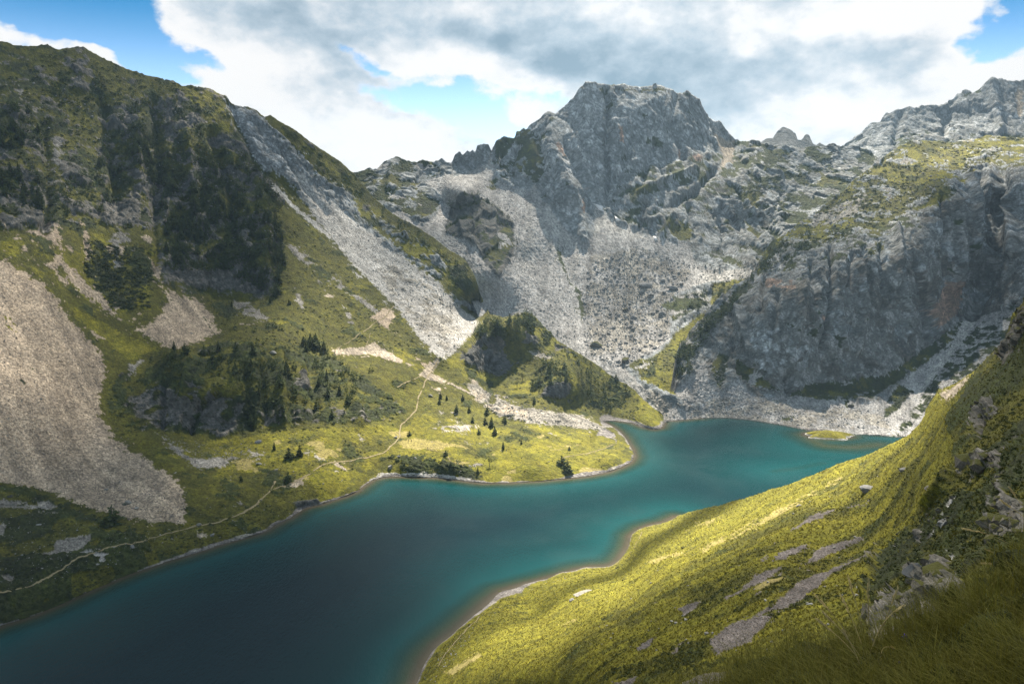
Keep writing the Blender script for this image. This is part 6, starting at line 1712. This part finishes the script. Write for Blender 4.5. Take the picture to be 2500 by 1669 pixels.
# boulders that stand out
BIG = [  # layer, x, y, half width m, height factor, mesh, material, label
    ('valley', 1459, 848, 7.5, .8, 0, M_DARKROCK, 'house-sized dark block alone at the foot of the boulder field'), ('valley', 1528, 885, 5.5, .8, 1, M_DARKROCK, 'second dark block lower in the boulder field by the dark grass'), ('valley', 1575, 700, 8.5, .6, 2, M_ROCK, 'large sloping grey slab high in the boulder field'), ('valley', 1640, 708, 7.5, .6, 3, M_ROCK, 'long grey slab beside the scrub at the top of the boulder field'),
    ('valley', 1616, 772, 7, .8, 4, M_ROCK, 'big grey boulder at the edge of the boulder field beside the apron'), ('valley', 1550, 780, 5, .8, 0, M_ROCK, 'rounded grey boulder in the middle of the boulder field'), ('valley', 1528, 762, 4.5, .7, 1, M_DARKROCK, 'flat dark boulder above the rounded one in the boulder field'), ('valley', 1565, 720, 4.5, .8, 2, M_ROCK, 'grey boulder just below the sloping slab'),
    ('valley', 1615, 690, 4.5, .7, 3, M_ROCK, 'grey boulder between the two long slabs'), ('valley', 1452, 745, 4, .7, 4, M_ROCK, 'grey boulder at the edge of the scree fan near the green strip'),
    ('mountain', 314, 1230, 2.3, .9, 0, M_PALE, 'pale yellowish block at the foot of the great brown scree'), ('mountain', 333, 1241, 1.6, .6, 1, M_PALE, 'flat pale slab next to the yellowish block'), ('mountain', 303, 1232, 1.4, .8, 2, M_DARKROCK, 'dark stone touching the yellowish block'), ('mountain', 260, 1196, 1.4, .7, 3, M_PALE, 'pale stone above the yellowish block on the great scree'),
    ('mountain', 427, 1153, 1.2, .6, 4, M_PALE, 'pale flat stone on the right edge of the great scree'), ('mountain', 668, 867, 3.2, .8, 0, M_PALE, 'white boulder on the flat crown of the knoll'), ('mountain', 101, 974, 1.2, .7, 1, M_PALE, 'pale slab high on the great brown scree'), ('mountain', 145, 881, 1.0, .6, 2, M_PALE, 'small pale slab on the upper great scree'), ('mountain', 466, 815, 1.6, .5, 3, M_PALE, 'pale slab on the small scree below the cliff band'),
    ('mountain', 1052, 968, 2.2, .9, 0, M_PALE, 'pale boulder beside the trail above the spit'), ('mountain', 953, 1143, 2.0, 1.1, 1, M_PALE, 'pale upright boulder on the bank above the beach'), ('mountain', 975, 1117, 1.3, .8, 2, M_PALE, 'pale stone in the dark bank below the trampled meadow'), ('mountain', 1012, 1119, 1.3, .8, 3, M_PALE, 'second pale stone in the dark bank below the trampled meadow'), ('mountain', 965, 1067, 2.0, .6, 4, M_ROCK, 'grey slab at the end of the trail by the trampled meadow'),
    ('mountain', 634, 1134, 2.2, .5, 0, M_PALE, 'pale slab in the stony patch below the knoll'), ('mountain', 676, 1148, 1.5, .5, 1, M_PALE, 'small pale slab right of the stony patch'), ('mountain', 630, 1080, 2.4, .9, 2, M_ROCK, 'grey rock at the foot of the knoll cliff'), ('mountain', 485, 1282, 1.5, .9, 3, M_PALE, 'pale stone on the lakeside trail'), ('mountain', 520, 1306, 1.6, .8, 4, M_ROCK, 'grey rock between trail and lake'),
    ('mountain', 322, 1343, 1.6, .9, 0, M_ROCK, 'grey upright rock just below the lakeside trail'), ('mountain', 26, 1212, 1.8, .7, 1, M_DARKROCK, 'dark boulder in the heath at the left edge'), ('mountain', 95, 1285, 1.3, .6, 2, M_ROCK, 'grey stone in the heath below the great scree'),
    ('cliff', 2075, 992, 3.2, .8, 3, M_DARKROCK, 'dark block on the far shore scree'), ('hillside', 2122, 1196, 2.6, .85, 3, M_ROCK, 'cracked grey outcrop alone on the near hillside'), ('hillside', 1426, 1446, 4.2, .35, 2, M_PALE, 'long pale slab lying in the sunlit grass of the hillside'), ('hillside', 1399, 1464, 1.9, 1.1, 3, M_ROCK, 'pointed boulder below the pale slab on the hillside'),
    ('hillside', 1280, 1431, 1.7, .8, 4, M_ROCK, 'small boulder in the grass close to the near beach'), ('hillside', 1529, 1412, 1.9, .6, 0, M_DARKROCK, 'dark flat boulder in the sunlit grass'), ('hillside', 1510, 1383, 1.6, .6, 1, M_DARKROCK, 'dark stone beside the small beach'), ('hillside', 1460, 1384, 2.0, .6, 2, M_DARKROCK, 'dark stones at the water beside the small beach'), ('hillside', 1673, 1336, 1.3, .6, 3, M_DARKROCK, 'dark stone in the pale streak of the hillside'),
    ('hillside', 2244, 1403, 1.15, 1.0, 4, M_ROCK, 'pale angular boulder set in the mossy slope'), ('hillside', 1985, 1475, .62, .4, 0, M_ROCK, 'flat grey slab on the near grass'), ('hillside', 1890, 1478, .7, .4, 1, M_DARKROCK, 'dark flat stone at the end of the bare strip'), ('hillside', 2017, 1431, .4, .5, 2, M_PALE, 'small pale stone below the bare strip'), ('hillside', 2095, 1432, .5, .4, 3, M_PALE, 'long pale stone in the shaded grass'), ('hillside', 2306, 1278, .9, 1.0, 4, M_ROCK, 'grey rock tooth in the dark moss'), ('hillside', 2305, 1278, .5, .8, 1, M_ROCK, 'small rock beside the tooth in the moss'),
    ('hillside', 2208, 1144, 1.2, .8, 2, M_ROCK, 'grey rock poking out of the upper slope'), ('hillside', 1953, 1233, 1.0, .8, 0, M_PALE, 'small pale stone at the lit rim of the slope'), ('hillside', 1222, 1443, 1.6, .6, 3, M_DARKROCK, 'dark block on the near beach'), ('hillside', 1345, 1408, 1.4, .6, 0, M_DARKROCK, 'dark block at the water between the two beaches'), ('hillside', 1174, 1488, 1.5, .7, 1, M_DARKROCK, 'dark block lower on the near beach'),
]
for layer, x, y, s, hf, k, m, lab in BIG:
    p, n_ = nearest(layer, x, y)
    v, f = (R3 if layer == 'hillside' and s > 1 else R2)[k]
    vv = v * np.array([s, s * .8, s * hf])
    vv = vv + (0.14 * s * fbm(vv + k * 3, s * .8, 3) + (0.16 * s * facet(vv + 5 * k, s * .55, seed=k)[0] if len(v) > 300 else 0))[:, None] * v
    o = link('boulder', mesh_np('boulder', vv, f, m, False))
    o.location = p - n_ * (.42 * s * hf) if layer == 'hillside' else p + np.array([0, 0, s * hf * .3])
    o.rotation_euler = (random.uniform(-.15, .15), random.uniform(-.15, .15), random.uniform(-.5, .5))
    tag(o, lab, 'boulder')

# ------------------------------------------------------------------ snow, trails
def drape(name, layer, pts, width, mat, lift=0.25, step=2.0, wob=.15):
    L = LAYERS[layer]
    pts = np.array(pts, float)
    seg = np.hypot(*np.diff(pts, axis=0).T)
    s = np.concatenate([[0], np.cumsum(seg)])
    q = np.arange(0, s[-1], step)
    X, Y = np.interp(q, s, pts[:, 0]), np.interp(q, s, pts[:, 1])
    X += 1.2 * np.sin(q * .13 + 1) + .8 * np.sin(q * .31)
    Y += 0.6 * np.sin(q * .17 + 2)
    bx = (L['x'] > X.min() - 8) & (L['x'] < X.max() + 8) & (L['y'] > Y.min() - 8) & (L['y'] < Y.max() + 8)
    lx_, ly_, lp, ln = L['x'][bx], L['y'][bx], L['P'][bx], L['N'][bx]
    C, N = [], []
    for x, y in zip(X, Y):
        d2 = (lx_ - x) ** 2 + (ly_ - y) ** 2
        k = np.argpartition(d2, 6)[:6]
        w = 1 / (d2[k] + .3)
        C.append((lp[k] * w[:, None]).sum(0) / w.sum())
        N.append(ln[k].mean(0))
    C, N = np.array(C), np.array(N)
    for _ in range(2):
        C[1:-1] = (C[:-2] + 2 * C[1:-1] + C[2:]) / 4
    T = np.gradient(C, axis=0)
    S = np.cross(T, N)
    S /= np.linalg.norm(S, axis=1, keepdims=True) + 1e-9
    wn_ = fbm(C, 9, 3, seed=41) + .35 * fbm(C, 2.5, 2, seed=42)
    w = (width * 0.75 * (1 + wob * rng.normal(size=len(C)) + 0.9 * wn_)).clip(.18, 3)[:, None]
    V = np.concatenate([C - S * w / 2 + N * lift * .4, C + N * lift, C + S * w / 2 + N * lift * .4])
    n = len(C)
    i = np.arange(n - 1)
    i = i[wn_[:-1] > -.42]
    F = np.concatenate([np.stack([i, i + 1, i + 1 + n, i + n], 1), np.stack([i + n, i + 1 + n, i + 1 + 2 * n, i + 2 * n], 1)])
    o = link(name, mesh_np(name, V, F, mat))
    tag(o, kind='structure')
    return o


M_PATH = plain_material('trodden_earth', (.22, .18, .105), 0.95, 0.3, 1.5)
drape('footpath', 'mountain', [(-60, 1462), (0, 1450), (29, 1446), (100, 1421), (136, 1400), (179, 1371), (232, 1350), (268, 1336), (329, 1329), (368, 1312), (429, 1296), (475, 1284), (518, 1279), (557, 1266), (589, 1254), (614, 1239), (643, 1214), (661, 1193), (675, 1175)], 1.2, M_PATH)
drape('footpath', 'mountain', [(661, 1193), (690, 1190), (720, 1176), (746, 1162), (790, 1133), (820, 1127), (850, 1125), (890, 1118), (921, 1110), (945, 1098), (960, 1085), (975, 1066), (979, 1036), (1000, 1018), (1014, 1004), (1020, 979), (1029, 952), (1036, 936), (1046, 918), (1060, 895), (1074, 876)], 1.2, M_PATH)
drape('footpath', 'mountain', [(811, 857), (850, 836), (886, 811), (914, 789), (943, 771), (961, 746)], 1.5, M_PATH)
drape('footpath', 'mountain', [(968, 946), (996, 932), (1032, 916)], 1.1, M_PATH)
drape('footpath', 'mountain', [(890, 848), (900, 830), (906, 812)], .8, M_PATH)
drape('footpath', 'mountain', [(1371, 1118), (1400, 1112), (1432, 1107), (1470, 1096), (1500, 1085)], .8, M_PATH)
drape('footpath', 'mountain', [(1040, 1096), (1085, 1104), (1100, 1125), (1130, 1140)], .8, M_PATH)
drape('footpath', 'valley', [(1085, 650), (1110, 640), (1136, 628)], 1.2, M_PATH)
drape('footpath', 'hillside', [(1068, 1628), (1093, 1588), (1132, 1545), (1171, 1505)], .6, M_PATH)
drape('footpath', 'hillside', [(1500, 1378), (1530, 1358), (1550, 1335), (1562, 1312), (1566, 1296)], .7, M_PATH)
M_SNOW = plain_material('old_snow', (.80, .76, .74), 0.6, 0.06, 3)
L = LAYERS['valley']
sp = [(1447, 497), (1452, 500), (1473, 510), (1472, 520), (1460, 512)]
for nm, poly in (('snow_patch', [(1446, 496), (1455, 499), (1472, 506), (1474, 521), (1462, 513), (1452, 503)]), ('snow_patch', [(1500, 532), (1514, 543), (1506, 540)]), ('snow_patch', [(1593, 578), (1602, 580), (1607, 590), (1599, 588)])):
    c = np.array(poly, float)
    q = []
    for x, y in c:
        p, n_ = nearest('valley', x, y)
        q.append(p + n_ * .8)
    q = np.array(q)
    ctr = q.mean(0) + np.array([0, -1.2, .8])
    V = np.vstack([[ctr], q, q - np.array([0, -3, 2])])
    n = len(q)
    F = [(0, 1 + i, 1 + (i + 1) % n) for i in range(n)] + [(1 + i, 1 + n + i, 1 + (i + 1) % n) for i in range(n)] + [(1 + (i + 1) % n, 1 + n + i, 1 + n + (i + 1) % n) for i in range(n)]
    tag(link(nm, mesh_np(nm, V, F, M_SNOW)), kind='structure')

# ------------------------------------------------------------------ walkers on the spit
def walker(x, y, shirt, lab, turn, pack):
    p, _ = nearest('mountain', x, y)
    me = bpy.data.meshes.new('person')
    J = [(0, 0, .95), (0, 0, 1.2), (0, .01, 1.42), (0, .0, 1.55), (0, -.01, 1.66), (0, -.01, 1.74),
         (.10, 0, .88), (.11, -.05, .48), (.11, .02, .08), (.11, -.10, .04), (-.10, 0, .88), (-.11, .10, .48), (-.11, .18, .08), (-.11, .07, .04),
         (.19, 0, 1.40), (.25, .05, 1.12), (.22, -.10, .92), (-.19, 0, 1.40), (-.25, .02, 1.12), (-.22, -.12, .95)]
    E = [(0, 1), (1, 2), (2, 3), (3, 4), (4, 5), (0, 6), (6, 7), (7, 8), (8, 9), (0, 10), (10, 11), (11, 12), (12, 13), (2, 14), (14, 15), (15, 16), (2, 17), (17, 18), (18, 19)]
    R = [.15, .14, .15, .065, .10, .08, .10, .075, .05, .04, .10, .075, .05, .04, .07, .05, .038, .07, .05, .038]
    me.from_pydata(J, E, [])
    o = link('person', me)
    sk = o.modifiers.new('skin', 'SKIN')
    for v, r in zip(me.skin_vertices[0].data, R):
        v.radius = (r, r * .8)
    me.skin_vertices[0].data[0].use_root = True
    o.modifiers.new('smooth', 'SUBSURF').levels = 1
    m, nt, out = new_mat('walker_clothes')
    bs = nt.new('ShaderNodeBsdfPrincipled')
    nt.l.new(bs.outputs[0], out.inputs[0])
    tcx = nt.new('ShaderNodeTexCoord')
    sx = nt.new('ShaderNodeSeparateXYZ')
    nt.l.new(tcx.outputs['Object'], sx.inputs[0])
    rp = nt.new('ShaderNodeValToRGB')
    rp.color_ramp.interpolation = 'CONSTANT'
    nt.l.new(nt.math('DIVIDE', sx.outputs[2], 2.0), rp.inputs[0])
    rp.color_ramp.elements[0].color = (.03, .028, .025, 1)
    rp.color_ramp.elements[1].position = .06
    rp.color_ramp.elements[1].color = (.03, .032, .045, 1)
    for pos, c in ((.47, shirt), (.76, (.45, .28, .2, 1)), (.85, (.05, .035, .025, 1))):
        rp.color_ramp.elements.new(pos).color = c
    nt.l.new(rp.outputs[0], bs.inputs['Base Color'])
    me.materials.append(m)
    o.location = p + np.array([0, 0, .02])
    o.rotation_euler = (0, 0, turn)
    tag(o, lab, 'person', 'walkers on the spit and the trail')
    if pack:
        import bmesh
        bm = bmesh.new()
        bmesh.ops.create_cube(bm, size=1)
        bmesh.ops.bevel(bm, geom=bm.edges[:] + bm.verts[:], offset=.18, segments=2, affect='EDGES')
        for v in bm.verts:
            v.co = Vector((v.co.x * .3, v.co.y * .18 + .2, v.co.z * .45 + 1.22))
        bmm = bpy.data.meshes.new('backpack')
        bm.to_mesh(bmm)
        bm.free()
        bmm.materials.append(plain_material('pack_cloth', pack))
        link('backpack', bmm, o)


walker(998, 1079, (.02, .02, .022, 1), 'walker in black with a dark pack on the trampled meadow', .4, (.03, .03, .035))
walker(1004, 1078, (.025, .022, .03, 1), 'walker in dark clothes just behind the one in black', .2, None)
walker(1045, 1097, (.06, .08, .25, 1), 'walker in a blue jacket at the front edge of the trampled meadow', 2.2, (.25, .05, .04))
walker(1068, 892, (.05, .05, .06, 1), 'dark walker high on the trail beside the small hill', .3, (.04, .04, .05))

# ------------------------------------------------------------------ the near grass
def tuft_mesh(seed, n=7, h=1.0, w=.09):
    r = np.random.default_rng(seed)
    V, F = [], []
    for i in range(n):
        a = r.uniform(0, 6.28)
        c, s = math.cos(a), math.sin(a)
        l = r.uniform(.5, 1.0) * h
        o = r.uniform(.1, .7)
        b = len(V)
        V += [(c * .08 - s * w, s * .08 + c * w, 0), (c * .08 + s * w, s * .08 - c * w, 0), (c * (.1 + o), s * (.1 + o), l)]
        F += [(b, b + 1, b + 2)]
    return np.array(V), np.array(F)


TF = [tuft_mesh(i, 7, 1.0, .12) for i in range(5)]
items = []
L = LAYERS['hillside']
gm = np.nonzero(np.isin(L['cls'], [CI['grass_y'], CI['grass_o'], CI['grass_d']]) & (L['P'][:, 2] > 1.5) & (L['y'] < 1740) & (L['x'] < 2560))[0]
rng2 = np.random.default_rng(77)
for i in rng2.choice(gm, min(42000, len(gm)), replace=False):
    Y = L['P'][i][1]
    s = random.uniform(.10, .26) * (0.7 + Y / 160)
    tone = 0 if random.random() < .26 else (1 if L['cls'][i] != CI['grass_y'] else 2)
    items.append((tone, (random.randrange(5), L['P'][i] - L['N'][i] * .03, rotz(random.random() * 6, s * 1.3, s * 1.3, s))))
for tone, c in enumerate(((.066, .068, .012), (.09, .085, .012), (.16, .135, .022))):
    scatter('tussock_grass', TF, [q for k_, q in items if k_ == tone], plain_material('tussock_blades', c, 0.8, 0.4, 1.5, 0.3))

LB = LAYERS['grassy_bank']


def blade(base, h, lean, w, az, segs=3):
    V = []
    c, s = math.cos(az), math.sin(az)
    side = np.array([-s, c, 0]) * w
    for k in range(segs + 1):
        t = k / segs
        ctr = base + np.array([c * lean * h * t * t, s * lean * h * t * t, h * (t - .28 * lean * t * t)])
        ww = side * (1 - t * .92)
        V += [ctr - ww, ctr + ww]
    return V


bank = np.nonzero((LB['x'] > 1600) & (LB['x'] < 2640) & (LB['y'] < 1800))[0]
VV, FF = [], []
for i in rng2.choice(bank, 15000, replace=True):
    p = LB['P'][i] + np.array([random.uniform(-.05, .05), random.uniform(-.05, .05), -.03])
    tall = 0.5 + 0.5 * float(np.sin(p[0] * 3.1) * np.sin(p[1] * 2.7 + 1))
    h = random.uniform(.10, .24) + .14 * tall * random.random()
    V = blade(p, h, random.uniform(.2, 1.3), random.uniform(.0018, .0038), random.gauss(2.6, 1.1))
    b = len(VV)
    VV += V
    FF += [(b + 2 * k, b + 2 * k + 1, b + 2 * k + 3, b + 2 * k + 2) for k in range(3)]
tag(link('bank_grass', mesh_np('bank_grass', VV, FF, M_BLADE, False)), kind='stuff')


def tube(pts, radii, n=5):
    V, F = [], []
    pts = [Vector(p) for p in pts]
    for i, p in enumerate(pts):
        d = (pts[min(i + 1, len(pts) - 1)] - pts[max(i - 1, 0)]).normalized()
        a = d.orthogonal().normalized()
        b = d.cross(a)
        for k in range(n):
            t = 6.283 * k / n
            V.append(p + (a * math.cos(t) + b * math.sin(t)) * radii[i])
    for i in range(len(pts) - 1):
        for k in range(n):
            F.append((i * n + k, i * n + (k + 1) % n, (i + 1) * n + (k + 1) % n, (i + 1) * n + k))
    return np.array([tuple(v) for v in V]), np.array(F)


STALKS = [  # foot x, y, tip x, y, distance, bend, label
    ((2136, 1600), (2191, 1436), 4.6, .02, 'tall straight dry grass stalk in front of the brown rocks'), ((2118, 1600), (2071, 1409), 4.7, -.05, 'dry stalk leaning over the bare strip, upper left of the clump'), ((2126, 1604), (2120, 1416), 4.7, .03, 'upright dry stalk in the middle of the clump'),
    ((2110, 1602), (1989, 1450), 4.6, -.1, 'long dry stalk bent far to the left'), ((2114, 1606), (2053, 1453), 4.5, -.06, 'dry stalk next to the far bent one'), ((2105, 1610), (2011, 1495), 4.4, -.08, 'lower dry stalk of the left leaning group'), ((2100, 1612), (1996, 1512), 4.4, -.1, 'lowest dry stalk of the left leaning group'),
    ((2120, 1608), (2205, 1478), 4.5, .1, 'dry stalk arching to the right over the rocks'), ((2150, 1612), (2180, 1580), 4.3, .1, 'short bowed stalk before the brown rocks'), ((2098, 1620), (2060, 1540), 4.3, -.05, 'short dry stalk at the left foot of the clump'),
    ((2560, 1392), (2353, 1290), 5.4, .16, 'long pale stalk reaching in from the edge beside the mossy rocks'), ((2570, 1420), (2400, 1374), 5.2, .14, 'pale stalk hanging below the longest one at the edge'), ((2560, 1430), (2410, 1342), 5.2, .12, 'thin pale stalk between the hanging ones'), ((2560, 1300), (2445, 1222), 5.6, .1, 'highest pale stalk at the edge before the rock face'),
    ((2550, 1290), (2466, 1192), 5.6, .08, 'thin stalk above the highest pale one'), ((2580, 1470), (2420, 1376), 5.0, .12, 'lowest pale stalk at the edge above the bank'), ((2446, 1585), (2490, 1510), 4.4, .05, 'dry stalk rising from the middle of the bank'), ((2250, 1660), (2330, 1585), 4.0, .12, 'long arched blade across the front of the bank'),
]
for (fx_, fy_), (tx, ty), Y, bend, lab in STALKS:
    a = project(fx_, fy_, Y)
    b = project(tx, ty, Y + .12)
    root = bpy.data.objects.new('grass_stalk', None)
    col.objects.link(root)
    root.location = a
    pts_ = []
    for k in range(9):
        t = k / 8
        q = a + (b - a) * t
        q[2] += bend * 1.2 * math.sin(t * math.pi) * abs(b[0] - a[0] + .2)
        q[0] -= bend * .25 * math.sin(t * math.pi)
        pts_.append(q - a)
    v, f = tube(pts_, [.0042 - .0024 * k / 8 for k in range(9)], 4)
    link('stem', mesh_np('stem', v, f, M_DRY), root)
    hv_, hf_ = [], []
    for k in range(26):                     # spikelets along the last third
        t = .72 + .28 * k / 25
        j = min(int(t * 8), 7)
        q = pts_[j] + (pts_[j + 1] - pts_[j]) * (t * 8 - j)
        d = (pts_[8] - pts_[6])
        d = d / np.linalg.norm(d)
        sd = np.cross(d, rng.normal(size=3))
        sd = sd / np.linalg.norm(sd)
        l = .020 * (1.25 - abs(t - .84) * 3)
        n0 = len(hv_)
        hv_ += [q, q + d * l + sd * l * .45, q + d * l * 1.7 + sd * l * .22]
        hf_ += [(n0, n0 + 1, n0 + 2)]
    link('seed_head', mesh_np('seed_head', hv_, hf_, M_DRY, False), root)
    tag(root, lab, 'grass stalk', 'dry grass stalks on the bank')

# ---- bellflowers
M_BELL = plain_material('violet_petals', (.075, .035, .42), 0.6, 0.15, .02, 0.3)
M_STEM = plain_material('green_stem', (.06, .08, .02), 0.7, 0.2, .05)
for (x, y, Y, s, lab) in ((2209, 1550, 4.5, .017, 'violet bellflower with open bells before the brown rocks, upper one'), (2218, 1562, 4.5, .016, 'violet bellflower drooping just below its neighbour'), (2195, 1613, 4.3, .008, 'tiny violet bud low in the bank grass')):
    h = project(x, y, Y)
    root = bpy.data.objects.new('bellflower', None)
    col.objects.link(root)
    root.location = h
    v, f = tube([(0.012, 0, -.16), (.008, .002, -.08), (.002, 0, s * 1.2), (0, -.004, s * 1.3), (0, -.006, s * .9)], [.0014, .0012, .001, .001, .0012], 5)
    link('stem', mesh_np('stem', v, f, M_STEM), root)
    bv, bf = [], []
    prof_ = [(.12, .95), (.55, .75), (.75, .2), (.85, -.35)]
    for rr_, zz_ in prof_:
        for k in range(10):
            a_ = 6.283 * k / 10
            q_ = rr_ * (1 if zz_ > -.3 else (1.35 if k % 2 == 0 else .95))
            bv.append((s * q_ * math.cos(a_), s * q_ * math.sin(a_) - .006, s * (zz_ - (.35 if (zz_ < -.3 and k % 2 == 0) else 0))))
    for i in range(3):
        for k in range(10):
            bf.append((i * 10 + k, i * 10 + (k + 1) % 10, i * 10 + 10 + (k + 1) % 10, i * 10 + 10 + k))
    link('bell', mesh_np('bell', bv, bf, M_BELL), root)
    tag(root, lab, 'flower', 'violet bellflowers on the bank')
